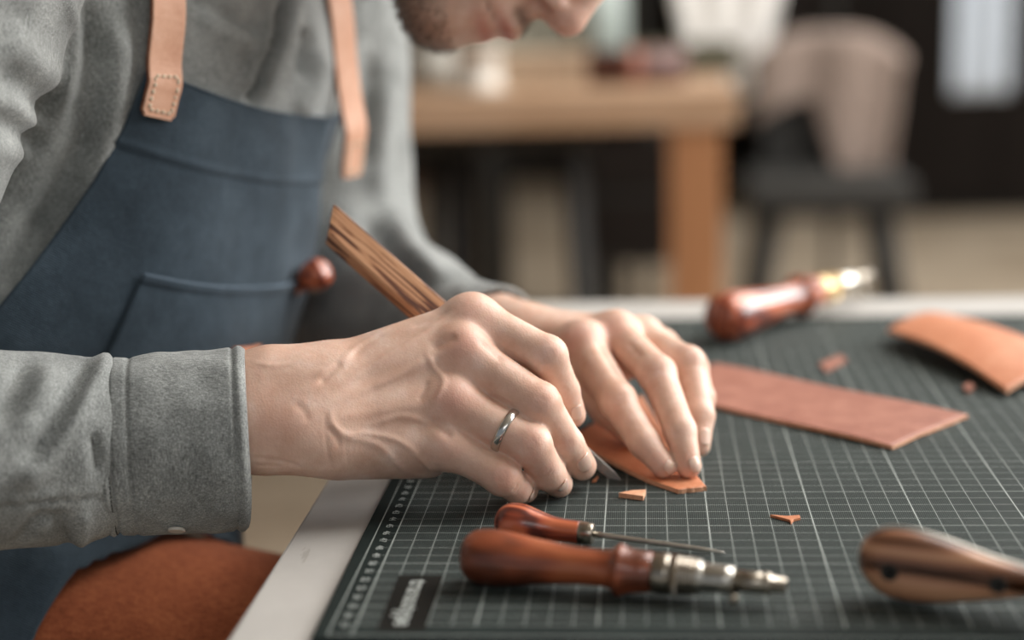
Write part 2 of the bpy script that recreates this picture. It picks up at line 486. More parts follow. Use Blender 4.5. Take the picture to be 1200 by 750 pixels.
MX0, MX1, MY0, MY1 = -1.62, 43.4, -3.32, 56.6
def mat_material():
    t = NT('printed_cutting_mat', .7, 0, .14)
    sp = t.node('ShaderNodeSeparateXYZ'); t.link(t.node('ShaderNodeTexCoord').outputs['Object'], sp.inputs[0])
    x = t.math('MULTIPLY', sp.outputs[0], 100); y = t.math('MULTIPLY', sp.outputs[1], 100)
    def line(v, period, half):
        q = t.math('DIVIDE', v, period); fr = t.math('ABSOLUTE', t.math('SUBTRACT', q, t.math('ROUND', q)))
        return t.math('LESS_THAN', fr, half/period)
    def rng_(v, a, b): return t.math('MULTIPLY', t.math('GREATER_THAN', v, a), t.math('LESS_THAN', v, b))
    def mx(*a):
        r = a[0]
        for q in a[1:]: r = t.math('MAXIMUM', r, q)
        return r
    def sc(v, k): return t.math('MULTIPLY', v, k)
    inx, iny = rng_(x, -.03, 42.03), rng_(y, -2.03, 55.03)
    dash = line(y, .1, .03); dashx = line(x, .1, .033)
    cols = mx(sc(line(x, 1, .026), .62), sc(line(x, 5, .034), .95))
    rows = mx(sc(t.math('MULTIPLY', line(y, 1, .024), t.math('ADD', .35, t.math('MULTIPLY', dashx, .4))), 1.0),
              sc(line(y, 5, .03), .78))
    fine = mx(sc(line(x, .1, .012), .18), sc(line(y, .1, .012), .14))
    blk = t.math('MULTIPLY', rng_(x, .95, 2.95), rng_(y, -2.6, 3.5))
    blk = t.math('SUBTRACT', 1.0, blk)
    grid = t.math('MULTIPLY', t.math('MULTIPLY', mx(cols, rows, fine), t.math('MULTIPLY', inx, iny)), blk)
    bx = t.math('MULTIPLY', mx(line(t.math('ADD', x, 1.0), 500, .03), line(t.math('SUBTRACT', x, 43.0), 500, .03)), rng_(y, -3.03, 56.03))
    by = t.math('MULTIPLY', mx(line(t.math('ADD', y, 3.0), 500, .03), line(t.math('SUBTRACT', y, 56.0), 500, .03)), rng_(x, -1.03, 43.03))
    z0 = t.math('MULTIPLY', line(x, 500, .032), rng_(y, -3.03, 56.03))
    tick = t.math('MULTIPLY', t.math('MULTIPLY', line(y, 1, .02), rng_(x, -.3, .0)), rng_(y, -2.1, 55.1))
    g = mx(grid, sc(bx, .85), sc(by, .85), sc(z0, .9), sc(tick, .5))
    n = t.noise(25, 6, .7); base = t.ramp(n, [(.3, '#18201f'), (.7, '#222b29')])
    inkc = t.ramp(t.noise(60, 4), [(.3, '#8f9793'), (.7, '#a9afab')])
    c = t.mix(t.math('SUBTRACT', 1.0, blk), base, '#161613')
    t.color(t.mix(g, c, inkc)); t.bump(t.noise(900, 3), .1, .0003)
    return t.m
M_mat = mat_material()
mat = MB().box(((MX0+MX1)/2, (MY0+MY1)/2, -.15), (MX1-MX0, MY1-MY0, .3)).obj('cutting_mat', M_mat, bevel=.06)
tag(mat, 'black cutting mat printed with a fine white centimetre grid', 'mat')
M_ink = plain('grey_printing_ink', '#aab0ac', .7)
def print_text(name, s, x, y, size, rot, parent, fat=0.0):
    cu = bpy.data.curves.new(name, 'FONT'); cu.body = s; cu.size = size*S; cu.align_x = 'CENTER'; cu.align_y = 'CENTER'
    cu.extrude = .00004; cu.materials.append(M_ink)
    cu.offset = fat
    tmp = bpy.data.objects.new(name, cu); C.objects.link(tmp)
    me = bpy.data.meshes.new_from_object(tmp.evaluated_get(bpy.context.evaluated_depsgraph_get()))
    bpy.data.objects.remove(tmp); bpy.data.curves.remove(cu); me.name = name
    o = bpy.data.objects.new(name, me); C.objects.link(o); o.parent = parent
    o.location = (x*S, y*S, .00006); o.rotation_euler = (0, 0, rot); return o
print_text('printed_lettering', 'transotype', 1.95, .45, 1.15, -math.pi/2, mat, .0002)
for k in range(-2, 56): print_text('ruler_number', str(55-k), -.5, k, .5, -math.pi/2, mat)

# ------------------------------------------------------------------ the man: skeleton
MB0 = A(-10.5, 29.8, 18.0)                                   # middle of the bib's top
U = unit(A(6.8, 18.2, -3.8)); N = unit(A(.9, -.33, -.25)); N = unit(N-U*(N@U)); V = unit(np.cross(N, U))
def T(u, v, n): return MB0+U*u+V*v+N*n                       # across, up, out of the chest
RSH, LSH = T(-17.5, 13, -7), P(372, -60, 117)
RW = P(300, 481, 77.6); RE = P(-330, 540, 71.5)              # right wrist and elbow
LW = P(606, 408, 93); LE = P(396, 350, 114)
# head frame: z up the face, y out of the face, x towards its own right side (to the camera)
def roty(a0, b0, q): return a0*math.cos(q)+b0*math.sin(q)
img_up = -_D
h_up = _X*math.cos(math.radians(25))+img_up*math.sin(math.radians(25))
h_fw0 = _X*math.sin(math.radians(25))-img_up*math.cos(math.radians(25))
h_rt0 = np.cross(h_fw0, h_up)
q = math.radians(12); h_fw = h_fw0*math.cos(q)+h_rt0*math.sin(q); h_rt = np.cross(h_fw, h_up)
NOSE = P(668, 42, 90)
HO = NOSE-(11.3*h_fw-4.3*h_up)
def H(x, y, z): return HO+h_rt*x+h_fw*y+h_up*z
HAX = (h_rt, h_fw, h_up)

# --- head
def face_items():
    it = [Ell(H(0, -1.2, 3.6), (7.5, 9.6, 8.2), HAX, 1.0),                 # cranium
          Ell(H(0, 2.4, 1.5), (6.6, 6.6, 7.0), HAX, 2.0),                  # forehead and face block
          Ell(H(0, 3.0, -4.5), (5.6, 5.6, 5.4), HAX, 2.5),
          Cap(H(-5.0, -.6, -6.6), H(-1.4, 6.3, -10.5), 1.5, 1.5, 2.0), Cap(H(5.0, -.6, -6.6), H(1.4, 6.3, -10.5), 1.5, 1.5, 2.0),   # jaw
          Ell(H(0, 6.75, -10.5), (2.3, 1.7, 1.7), HAX, 1.3),               # chin
          Ell(H(0, 4.2, -9.5), (3.6, 3.6, 2.5), HAX, 2.0),
          Ell(H(-3.9, 5.4, -2.2), (2.2, 2.2, 1.8), HAX, 1.6), Ell(H(3.9, 5.4, -2.2), (2.2, 2.2, 1.8), HAX, 1.6),   # cheeks
          Cap(H(-3.6, 7.4, 1.9), H(0, 8.2, 1.9), .9, .9, 1.4), Cap(H(3.6, 7.4, 1.9), H(0, 8.2, 1.9), .9, .9, 1.4),  # brow
          Ell(H(0, 7.2, -7.3), (3.0, 2.2, 2.4), HAX, 1.4),                 # mouth mound
          Ell(H(-3.2, 7.3, .1), (1.5, 1.2, 1.0), HAX, .7, '-'), Ell(H(3.2, 7.3, .1), (1.5, 1.2, 1.0), HAX, .7, '-'),   # sockets
          Ell(H(-3.1, 6.6, .1), (1.35, 1.25, 1.1), HAX, .3), Ell(H(3.1, 6.6, .1), (1.35, 1.25, 1.1), HAX, .3),         # closed lids
          Cap(H(0, 7.9, 1.2), H(0, 10.35, -3.7), .62, .82, .9),            # nose bridge
          Ell(H(0, 10.2, -4.1), (1.02, 1.1, .95), HAX, .6),                # tip
          Ell(H(-1.15, 9.0, -4.4), (.72, 1.05, .78), HAX, .45), Ell(H(1.15, 9.0, -4.4), (.72, 1.05, .78), HAX, .45),   # wings
          Cap(H(0, 9.9, -4.8), H(0, 8.6, -5.3), .42, .45, .35),            # columella
          Ell(H(-1.0, 9.15, -5.1), (.52, .95, .66), HAX, .15, '-'), Ell(H(1.0, 9.15, -5.1), (.52, .95, .66), HAX, .15, '-'),   # nostrils
          Cap(H(-.35, 8.9, -5.4), H(-.42, 9.4, -6.8), .3, .34, .4), Cap(H(.35, 8.9, -5.4), H(.42, 9.4, -6.8), .3, .34, .4),  # philtrum
          Cap(H(-2.5, 7.7, -7.7), H(-.5, 9.3, -7.2), .3, .55, .35), Cap(H(2.5, 7.7, -7.7), H(.5, 9.3, -7.2), .3, .55, .35),  # upper lip
          Cap(H(-.5, 9.3, -7.05), H(.5, 9.3, -7.05), .55, .55, .3),
          Cap(H(-2.3, 7.5, -8.3), H(-.6, 8.45, -8.75), .3, .6, .3), Cap(H(2.3, 7.2, -8.3), H(.6, 8.45, -8.75), .3, .6, .3),  # lower lip
          Cap(H(-.6, 8.45, -8.75), H(.6, 8.45, -8.75), .6, .6, .3),
          Cap(H(-2.8, 7.9, -8.0), H(0, 10.1, -8.0), .12, .2, .12, '-'), Cap(H(2.8, 7.9, -8.0), H(0, 10.1, -8.0), .12, .2, .12, '-')]
    for sx in (-1, 1):                                                     # ears
        it += [Cap(H(sx*7.2, -1.6, 2.0), H(sx*7.3, -1.3, -1.6), 1.3, .9, .5),
               Ell(H(sx*7.95, -1.4, .6), (.5, 1.0, 1.6), HAX, .3, '-')]
    return it
neck = Grp([Cap(T(0, 17, -8), H(0, -3.0, -5.0), 6.0, 5.8, 3)], 2.5)
head = Grp(face_items(), 1.5)

# --- right hand, holding the knife
def chain(pts, rad, k=.5, kk=.5): return Grp([Cap(pts[i], pts[i+1], rad[i], rad[i+1], k) for i in range(len(pts)-1)], kk)
Rf = {'index': [P(556, 374, 80.2), P(641, 417, 79.2), P(660, 458, 80.4), P(671, 486, 81.6)],
      'middle': [P(541, 412, 79.0), P(632, 473, 78.0), P(664, 521, 79.4), P(682, 546, 80.9)],
      'ring': [P(528, 470, 78.2), P(622, 521, 77.3), P(643, 555, 78.8), P(655, 567, 80.0)],
      'pinky': [P(522, 520, 77.9), P(588, 558, 77.2), P(606, 572, 78.2), P(616, 575, 79.2)]}
Rr = {'index': [1.13, 1.0, .84, .70], 'middle': [1.15, 1.04, .88, .76], 'ring': [1.12, 1.0, .85, .72], 'pinky': [1.02, .90, .75, .64]}
fingers_R = Grp([Grp([Cap(Rf[n][i], Rf[n][i+1], Rr[n][i], Rr[n][i+1], .25) for i in range(3)] +
                     [Ell(Rf[n][1], (Rr[n][1]*1.0,)*3, None, .3)], .2) for n in Rf], .9)
palm_R = Grp([Cap(P(372, 440, 78.4), Rf['index'][0], 1.25, 1.1, 1.0), Cap(P(368, 462, 77.8), Rf['middle'][0], 1.3, 1.14, 1.0),
              Cap(P(366, 492, 77.2), Rf['ring'][0], 1.25, 1.08, 1.0), Cap(P(372, 517, 77.2), P(518, 521, 77.9), 1.3, 1.0, 1.0),
              Cap(P(400, 527, 78.5), P(500, 533, 79.2), 1.5, 1.2, 1.2),               # hypothenar edge
              Cap(P(390, 450, 80.5), P(500, 470, 81.5), 1.9, 1.5, 1.4),               # palm body
              Ell(P(545, 369, 79.9), (1.0, 1.0, .9), None, .7), Ell(P(541, 409, 78.7), (1.05, 1.0, 1.0), None, .7),
              Ell(P(529, 469, 78.0), (1.05, 1.0, 1.0), None, .7), Ell(P(521, 520, 77.7), (.92, .9, .85), None, .6)], .9)
thumb_R = Grp([Cap(P(385, 442, 80.0), P(470, 425, 84.2), 1.5, 1.3, .8), Cap(P(470, 425, 84.2), P(560, 440, 86.2), 1.2, 1.05, .6),
               Cap(P(560, 440, 86.2), P(622, 480, 85.6), 1.0, .8, .5)], 1.0)
wrist_R = Grp([Cap(P(236, 460, 77.6), P(318, 446, 78.0), 1.4, 1.42, 1.3), Cap(P(318, 446, 78.0), P(378, 444, 78.3), 1.42, 1.38, 1.6),
               Cap(P(232, 520, 77.0), P(318, 512, 77.1), 1.55, 1.5, 1.6), Cap(P(318, 512, 77.1), P(378, 517, 77.2), 1.5, 1.3, 1.6),
               Cap(P(232, 482, 77.2), P(372, 480, 77.8), 1.8, 1.6, 1.6),
               Ell(P(338, 505, 76.6), (1.3, 1.1, 1.1), None, 1.0),                      # ulnar head
               Cap(P(-330, 540, 72.5), P(225, 500, 77.4), 3.8, 2.2, 1.6)], 1.4)
hand_R = Grp([palm_R, thumb_R, wrist_R, fingers_R], .5)

# --- left hand, pressing on the leather
Lf = {'index': [P(683, 404, 89.2), P(724, 470, 84.2), P(754, 518, 82.6), P(777, 546, 82.0)],
      'middle': [P(721, 392, 90.6), P(770, 438, 85.6), P(797, 505, 82.8), P(807, 546, 81.9)],
      'ring': [P(752, 398, 92.0), P(806, 426, 87.6), P(820, 487, 85.6), P(819, 522, 84.9)],
      'pinky': [P(772, 408, 93.6), P(812, 430, 90.2), P(823, 466, 88.6), P(824, 490, 88.0)]}
Lr = {'index': [1.1, .98, .82, .66], 'middle': [1.12, 1.0, .84, .68], 'ring': [1.05, .95, .8, .64], 'pinky': [.95, .82, .7, .58]}
fingers_L = Grp([Grp([Cap(Lf[n][i], Lf[n][i+1], Lr[n][i], Lr[n][i+1], .3) for i in range(3)] +
                     [Ell(Lf[n][1], (Lr[n][1]*1.01,)*3, None, .3)], .10) for n in Lf], .9)
LC = LW+(P(690, 410, 91)-LW)*.25
def toward(p, q, f): return p+(q-p)*f
palm_L = Grp([Cap(toward(LW, Lf[n][0], .15)+A(0, 0, dz), Lf[n][0], 1.5, 1.14, 1.2) for n, dz in (('index', .3), ('middle', .5), ('ring', .4), ('pinky', 0))] +
             [Cap(LW+A(0, 0, -.6), toward(LW, Lf['ring'][0], .8)+A(0, 0, -1.2), 1.8, 1.3, 1.3)] +
             [Ell(Lf[n][0]+A(0, -.1, .3), (1.1, 1.1, 1.0), None, .6) for n in ('index', 'middle', 'ring')], .9)
thumb_L = Grp([Cap(toward(LW, Lf['index'][0], .2)+A(0, -1, -.8), P(676, 446, 89.0), 1.5, 1.2, .8), Cap(P(676, 446, 89.0), P(712, 480, 87.6), 1.05, .9, .5),
               Cap(P(712, 480, 87.6), P(742, 512, 86.4), .88, .7, .4)], .9)
arm_L = Grp([Cap(LE, toward(LE, LW, .93), 4.0, 2.6, 2), Cap(toward(LE, LW, .9), LW, 2.6, 2.4, 1.5)], 1.2)
hand_L = Grp([palm_L, thumb_L, arm_L, fingers_L], .5)

# --- trunk, upper arms, legs
RHIP, LHIP = A(-31, 22, -11), A(-26, 39, -12)
RKN, LKN = A(9, 20.5, -18), A(-26, 47, -50)
RAN, LAN = A(4, 24, FLOOR+9), A(-38, 45, FLOOR+9)
trunk = Grp([Ell(T(0, 2, -11), (15, 13, 9), (U, V, N), 3), Ell(T(0, -14, -12), (13.5, 15, 8.5), (U, V, N), 3),
             Ell((RHIP+LHIP)/2+A(0, 0, 4), (11, 15, 10), None, 4), Cap(T(-13, 13, -10), T(13, 13, -10), 4.5, 4.5, 4)], 3)
upper_R = Cap(RSH, RE, 4.6, 3.8, 3); upper_L = Cap(LSH, LE, 4.4, 3.6, 3)
def leg(h, kn, an): return [Cap(h, kn, 7.5, 5.2, 3), Cap(kn, an, 5.0, 3.4, 2), Cap(an+A(0, 0, -4), an+A(15, -3, -6), 3.4, 2.6, 2)]
body_sdf = Grp([trunk, upper_R, upper_L, neck, head, hand_R, hand_L]+leg(RHIP, RKN, RAN)+leg(LHIP, LKN, LAN), 1.5)

# --- meshes: coarse everywhere, fine for the head and both hands, bridged into one surface
def fine(node, lo, hi, h, it=2):
    v, q = nets(node, lo, hi, h); return relax(v, q, it, .5), q
loR, hiR = A(-8.8, 4.0, -1.5), A(10.5, 24.5, 14.0)
loL, hiL = A(3.2, 12.0, -.6), A(20.5, 36.0, 10.5)
loH, hiH = A(-2.4, 13., 15.), A(24., 46., 48.)
vR, qR = fine(hand_R, loR, hiR, .11)
vL, qL = fine(hand_L, loL, hiL, .13)
vH, qH = fine(Grp([head, neck], 2.5), loH, hiH, .24, 1)

# veins, tendons, creases of the right hand
def LR(*p, n=24): return line_on(hand_R, p, n, d0=70, d1=88)
st = []
def vein(*p, a=.09, w=.16): st.append((LR(*p), a, w))
def dent(*p, a=-.10, w=.22): st.append((LR(*p), a, w))
vein((395, 452), (440, 425), (490, 396), (533, 366), a=.10, w=.26)           # index tendon
vein((398, 470), (450, 446), (500, 424), (530, 408), a=.10, w=.24)
vein((392, 490), (450, 481), (500, 474), a=.05, w=.26)
vein((385, 480), (392, 500), (408, 512), (440, 520), (468, 545), (482, 561), a=.08, w=.18)
vein((405, 510), (430, 508), (470, 518), (500, 545), (508, 556), a=.08, w=.14)
vein((430, 500), (470, 488), (508, 497), (530, 505), a=.09, w=.16)
vein((500, 412), (508, 430), (520, 446), (512, 466), (506, 476), a=.10, w=.14)
vein((437, 455), (470, 440), (500, 420), a=.05, w=.15)
vein((362, 442), (395, 428), (425, 402), (470, 378), a=.07, w=.2)
dent((373, 450), (388, 436), (401, 424), a=-.13, w=.16)                       # snuff box crease
dent((410, 418), (430, 402), (452, 390), a=-.07, w=.2)
dent((480, 384), (505, 374), (530, 362), a=-.08, w=.16)
dent((505, 410), (520, 400), (535, 393), a=-.16, w=.26)                       # hollows between knuckles
dent((490, 470), (497, 458), (501, 446), a=-.10, w=.14)
dent((503, 492), (517, 501), (531, 512), a=-.18, w=.24)
dent((560, 398), (575, 410), (590, 425), a=-.06, w=.25)
dent((383, 500), (395, 512), (398, 525), a=-.07, w=.14)
dent((384, 478), (381, 500), (384, 530), (390, 550), a=-.03, w=.07)
dent((404, 505), (405, 525), (408, 545), a=-.025, w=.06)
dent((295, 536), (330, 541), (352, 547), a=-.08, w=.12); dent((297, 546), (330, 546), a=-.06, w=.10)
dent((345, 472), (356, 482), (362, 496), a=-.05, w=.2)
vein((296, 425), (330, 428), (368, 414), a=.05, w=.14)
for j, (nm, i, la) in enumerate([('index', 1, 12), ('middle', 1, 13), ('ring', 1, 12), ('pinky', 1, 10), ('middle', 2, 10), ('ring', 2, 8), ('index', 2, 8), ('pinky', 2, 7)]):
    p = Rf[nm][i]; V_ = p-CAM; z_ = V_@_f; cx_, cy_ = 600+FPX*(V_@_X)/z_, 375+FPX*(V_@_D)/z_
    def pix(q): v_ = q-CAM; zz = v_@_f; return np.array([600+FPX*(v_@_X)/zz, 375+FPX*(v_@_D)/zz])
    dr = pix(Rf[nm][i+1])-pix(Rf[nm][i-1]); dr /= np.linalg.norm(dr); pr = np.array([-dr[1], dr[0]])
    for o_, am in ((-6, .035), (-2.5, .055), (1.5, .05), (5.5, .035)):
        if i == 2 and abs(o_) > 3: continue
        L_ = la*(1-abs(o_)/14); c_ = np.array([cx_, cy_])+dr*o_
        pts_ = LR(tuple(c_-pr*L_), tuple(c_+dr*1.2), tuple(c_+pr*L_), n=12)
        if len(pts_) > 3: st.append((pts_, -am, .055))
nR = vnormals(vR, qR); vR = strokes(vR, nR, st); vR = relax(vR, qR, 1, .35)
redR = [(hit(hand_R, *p, d0=70, d1=88), r, a) for p, r, a in [((549, 362), .9, .55), ((543, 404), .9, .8), ((531, 468), 1.0, .8), ((522, 524), .8, .35), ((641, 412), .7, .45),
        ((634, 468), .75, .45), ((625, 514), .7, .5), ((592, 556), .6, .5), ((645, 549), .5, .45), ((663, 520), .5, .4), ((612, 576), .5, .55), ((655, 574), .5, .4), ((330, 490), 1.5, .3), ((560, 380), 1.2, .25)]]
redR = [q for q in redR if q[0] is not None]
# left hand: knuckles and tendons
def LLn(*p, n=20): return line_on(hand_L, p, n, d0=76, d1=100)
sl = []
for p in (((650, 396), (672, 390)), ):
    sl.append((LLn(*p), .05, .3))
sl += [(LLn((698, 396), (712, 420), (728, 446)), -.10, .25), (LLn((734, 400), (752, 420)), -.08, .22)]
for c_ in ((724, 470), (768, 440), (806, 424)):
    for o_ in (-5, 0, 5):
        pts_ = LLn((c_[0]-9, c_[1]+o_+3), (c_[0], c_[1]+o_), (c_[0]+9, c_[1]+o_-4), n=10)
        if len(pts_) > 3: sl.append((pts_, -.04, .07))
nL = vnormals(vL, qL); vL = strokes(vL, nL, [q for q in sl if len(q[0]) > 3])
redL = [(hit(hand_L, *p, d0=76, d1=100), r, a) for p, r, a in [((674, 396), 1.0, .8), ((715, 385), 1.0, .75), ((768, 438), .9, .3), ((726, 468), .8, .25), ((772, 545), .8, .5), ((806, 545), .8, .45), ((812, 420), .8, .3)]]
redL = [q for q in redL if q[0] is not None]

def in_box(v, lo, hi, e): return np.all((v > lo-e) & (v < hi+e), 1)
vC, qC = nets(body_sdf, body_sdf.lo-3, body_sdf.hi+3, .9)
kill = in_box(vC, loR, hiR, .25) | in_box(vC, loL, hiL, .25) | in_box(vC, loH, hiH, .25)
qC = qC[~kill[qC].any(1)]
off = [0, len(vR), len(vR)+len(vL), len(vR)+len(vL)+len(vH)]
vB = np.vstack([vR, vL, vH, vC]); qB = np.vstack([qR+off[0], qL+off[1], qH+off[2], qC+off[3]])
red = np.zeros(len(vB)); red[:off[1]] = mask(vR, redR); red[off[1]:off[2]] = mask(vL, redL)
hl = (vB-HO)@np.stack(HAX, 1); isH = np.zeros(len(vB), bool); isH[off[2]:off[3]] = True
def g3(c, r): return np.exp(-(((hl-A(*c))/A(*r))**2).sum(1))*isH
stub = np.clip(1.0*g3((0, 3.6, -12.1), (6.5, 5.0, 2.6))+.55*g3((0, 9.4, -6.3), (2.2, 1.0, .6))+.75*g3((5.5, 1, -7), (3, 4, 3.5))+.75*g3((-5.5, 1, -7), (3, 4, 3.5)), 0, .8)
lip = np.clip(g3((0, 9.5, -7.5), (2.2, 1.2, .38))+g3((0, 8.7, -8.65), (2.0, 1.2, .5)), 0, .9)
stub *= 1-np.clip(lip*1.2, 0, 1); red = np.maximum(red, .7*g3((0, 10.6, -4.3), (1.6, 1.4, 1.4))+.3*g3((4, 6, -2.5), (2, 2, 1.6)))
used = np.unique(qB); remap = -np.ones(len(vB), int); remap[used] = np.arange(len(used))

man = thing('person', 'bearded man in grey shirt and navy apron leaning over the table cutting leather', 'person', (RHIP[0]*S, .30, FLOOR*S))
body = mesh_obj('body', vB[used], remap[qB], M_skin, man)
for nm, arr in (('red', red), ('stubble', stub), ('lip', lip)): add_attr(body, nm, arr[used])
bm = bmesh.new(); bm.from_mesh(body.data); bm.verts.ensure_lookup_table()
reg = np.searchsorted(np.array(off[1:]), used, side='right')
be = [e for e in bm.edges if e.is_boundary]
for r in range(3):
    fe = [e for e in be if reg[e.verts[0].index] == r and reg[e.verts[1].index] == r]
    if not fe: continue
    cpt = np.mean([np.array(e.verts[0].co) for e in fe], 0)
    ce = [e for e in be if reg[e.verts[0].index] == 3 and reg[e.verts[1].index] == 3 and np.linalg.norm(np.array(e.verts[0].co)-cpt) < .11]
    try: bmesh.ops.bridge_loops(bm, edges=fe+ce)
    except Exception as ex: print('bridge', r, len(fe), len(ce), ex)
for f_ in bm.faces: f_.smooth = True
bm.to_mesh(body.data); bm.free()

# --- finger nails
def nail(pos_px, node, dirpx, ln, wd, d0, d1):
    c = hit(node, *pos_px, d0=d0, d1=d1)
    if c is None: return
    e = .15; g = np.array([node.at(c+A(*q))[0]-node.at(c-A(*q))[0] for q in ((e, 0, 0), (0, e, 0), (0, 0, e))]); n_ = unit(g)
    a = _X*dirpx[0]+_D*dirpx[1]; a = unit(a-n_*(a@n_)); b = np.cross(n_, a)
    vs_ = []; fs_ = []; ni, nj = 9, 9
    for i in range(ni):
        for j in range(nj):
            s_ = i/(ni-1)*2-1; t_ = j/(nj-1)*2-1
            w_ = wd*(1-.18*max(0, -s_)**2-.30*max(0, s_)**3)
            p = c+a*ln*s_*(1-.18*t_*t_)+b*w_*t_
            for _ in range(4):
                f0 = node.at(p)[0]; g = np.array([node.at(p+A(*q))[0]-node.at(p-A(*q))[0] for q in ((e, 0, 0), (0, e, 0), (0, 0, e))])
                p = p-unit(g)*(f0-.015-.035*(1-t_*t_))
            vs_.append(p)
    for i in range(ni-1):
        for j in range(nj-1): fs_.append((i*nj+j, i*nj+j+1, (i+1)*nj+j+1, (i+1)*nj+j))
    o = mesh_obj('fingernail', vs_, fs_, M_nail, body)
    md = o.modifiers.new('thickness', 'SOLIDIFY'); md.thickness = .0004; md.offset = 0
for px_, dr_, l_, w_ in (((686, 543), (.62, .78), .58, .52), ((676, 484), (.35, .93), .50, .40), ((661, 569), (.75, .55), .40, .40), ((624, 580), (.8, .5), .34, .32)):
    nail(px_, hand_R, dr_, l_, w_, 70, 90)
for px_, dr_ in (((786, 548), (.75, .6)), ((815, 545), (.3, .95)), ((826, 512), (.1, 1))):
    nail(px_, hand_L, dr_, .48, .4, 76, 96)

# --- hair on the head, brows, stubble
hv, hq = nets(Grp([Ell(H(0, -1.6, 4.2), (7.9, 9.8, 8.3), HAX, 1), Ell(H(0, -3.5, -1.0), (6.9, 7.4, 6.5), HAX, 2),
                   Cap(H(-6.9, 1.6, 1.5), H(-6.5, 1.9, -2), 1.0, .7, 1), Cap(H(6.9, 1.6, 1.5), H(6.5, 1.9, -2), 1.0, .7, 1),
                   Ell(H(0, 7.5, -.5), (6.2, 6.0, 6.2), HAX, 1.0, '-')], 1), HO-15, HO+15, .5)
nh = vnormals(hv, hq); hv = hv+nh*(rng.rand(len(hv))[:, None]*.25)
mesh_obj('hair', hv, hq, M_hair, man)
def strands(name, cnt, test, ln, lean, rad):
    idx = np.nonzero(test)[0]
    if len(idx) == 0: return
    nn = vnormals(vB, qB); mb = MB(); pick = idx[rng.randint(0, len(idx), cnt)]
    for i in pick:
        p = vB[i]+rng.randn(3)*.08; d = unit(nn[i]+lean+rng.randn(3)*.35); a = unit(np.cross(d, rng.randn(3))); b = np.cross(d, a)
        L_ = ln*(.6+.8*rng.rand())
        mb.add([p+a*rad, p-a*rad*.5+b*rad*.87, p-a*rad*.5-b*rad*.87, p+d*L_], [(0, 1, 3), (1, 2, 3), (2, 0, 3)])
    o = mesh_obj(name, mb.v, mb.f, M_hair, man, False); o['kind'] = 'stuff'
strands('beard', 9000, stub > .25, .36, -h_up*.8, .015)
strands('eyebrow', 700, (g3((3.4, 8.0, 2.2), (1.7, 1.2, .45))+g3((-3.4, 8.0, 2.2), (1.7, 1.2, .45))) > .35, .5, h_rt*0+h_up*.4, .012)

# --- wedding ring
rc = toward(Rf['ring'][0], Rf['ring'][1], .69); rax = unit(Rf['ring'][1]-Rf['ring'][0])
ra = unit(np.cross(rax, A(0, 0, 1))); rb = np.cross(rax, ra); rv = []; rf = []
nk, prof = 64, [(-.22, 0), (-.2, .09), (-.1, .13), (.1, .13), (.2, .09), (.22, 0), (.1, -.05), (-.1, -.05)]
for k in range(nk):
    q = 2*math.pi*k/nk; d_ = math.cos(q)*ra+math.sin(q)*rb
    tt = np.arange(.3, 2.2, .01); f_ = fingers_R.items[2].at(rc+d_*tt[:, None]); r0 = tt[np.argmax(f_ > 0)]
    for x, r in prof: rv.append(rc+rax*x+d_*(r0+.02+r))
n_ = len(prof)
for k in range(nk):
    for i in range(n_): rf.append((k*n_+i, k*n_+(i+1) % n_, ((k+1) % nk)*n_+(i+1) % n_, ((k+1) % nk)*n_+i))
o = mesh_obj('ring', rv, rf, M_silver, man); o['label'] = 'plain silver wedding ring'

# ------------------------------------------------------------------ shirt
torso_cloth = Grp([Ell(T(0, 1, -10.5), (17, 14, 10.7), (U, V, N), 3), Ell(T(0, -14, -9.0), (15.5, 17, 10.9), (U, V, N), 4),
                   Ell((RHIP+LHIP)/2+A(0, 0, 6), (12, 16.5, 11), None, 4), Cap(T(-15, 13.5, -9.5), T(15, 13.5, -9.5), 5.6, 5.6, 4)], 3)
SL0 = P(86, 526, 76.6)                                    # where the right sleeve meets its cuff
sleeve_R = Grp([Cap(RSH+V*1-A(1.2, 0, 0), P(-372, 535, 71.5), 7.6, 8.8, 2), Cap(SL0-A(0, 0, -.8), RE+A(0, 2, .8), 3.75, 5.8, 2), Cap(SL0-A(0, 0, .9), RE+A(0, 2, -.4), 3.75, 5.2, 2)], 2.2)
LWC = toward(LE, LW, .76)
sleeve_L = Grp([Cap(LSH, LE, 6.3, 6.0, 2), Cap(LE+A(0, 0, .8), LWC, 6.4, 3.4, 3)], 1.5)
collar = Grp([Cap(T(-5.5, 15.5, -5), T(0, 13.5, -1.6), 1.3, .9, 1), Cap(T(5.5, 15.5, -5), T(0, 13.5, -1.6), 1.3, .9, 1),
              Cap(T(-6.5, 17, -9), T(-5.5, 15.5, -5), 1.2, 1.3, 1), Cap(T(6.5, 17, -9), T(5.5, 15.5, -5), 1.2, 1.3, 1)], .8)
shirt_sdf = Grp([torso_cloth, sleeve_R, sleeve_L, collar], 1.2)
sv, sq = nets(shirt_sdf, shirt_sdf.lo-1.5, shirt_sdf.hi+1.5, .31); sv = relax(sv, sq, 2)
def LS(*p, n=24): return line_on(shirt_sdf, p, n, d0=60, d1=125)
sf = []
def fold(*p, a=.5, w=1.2): 
    q_ = LS(*p)
    if len(q_) > 2: sf.append((q_, a, w))
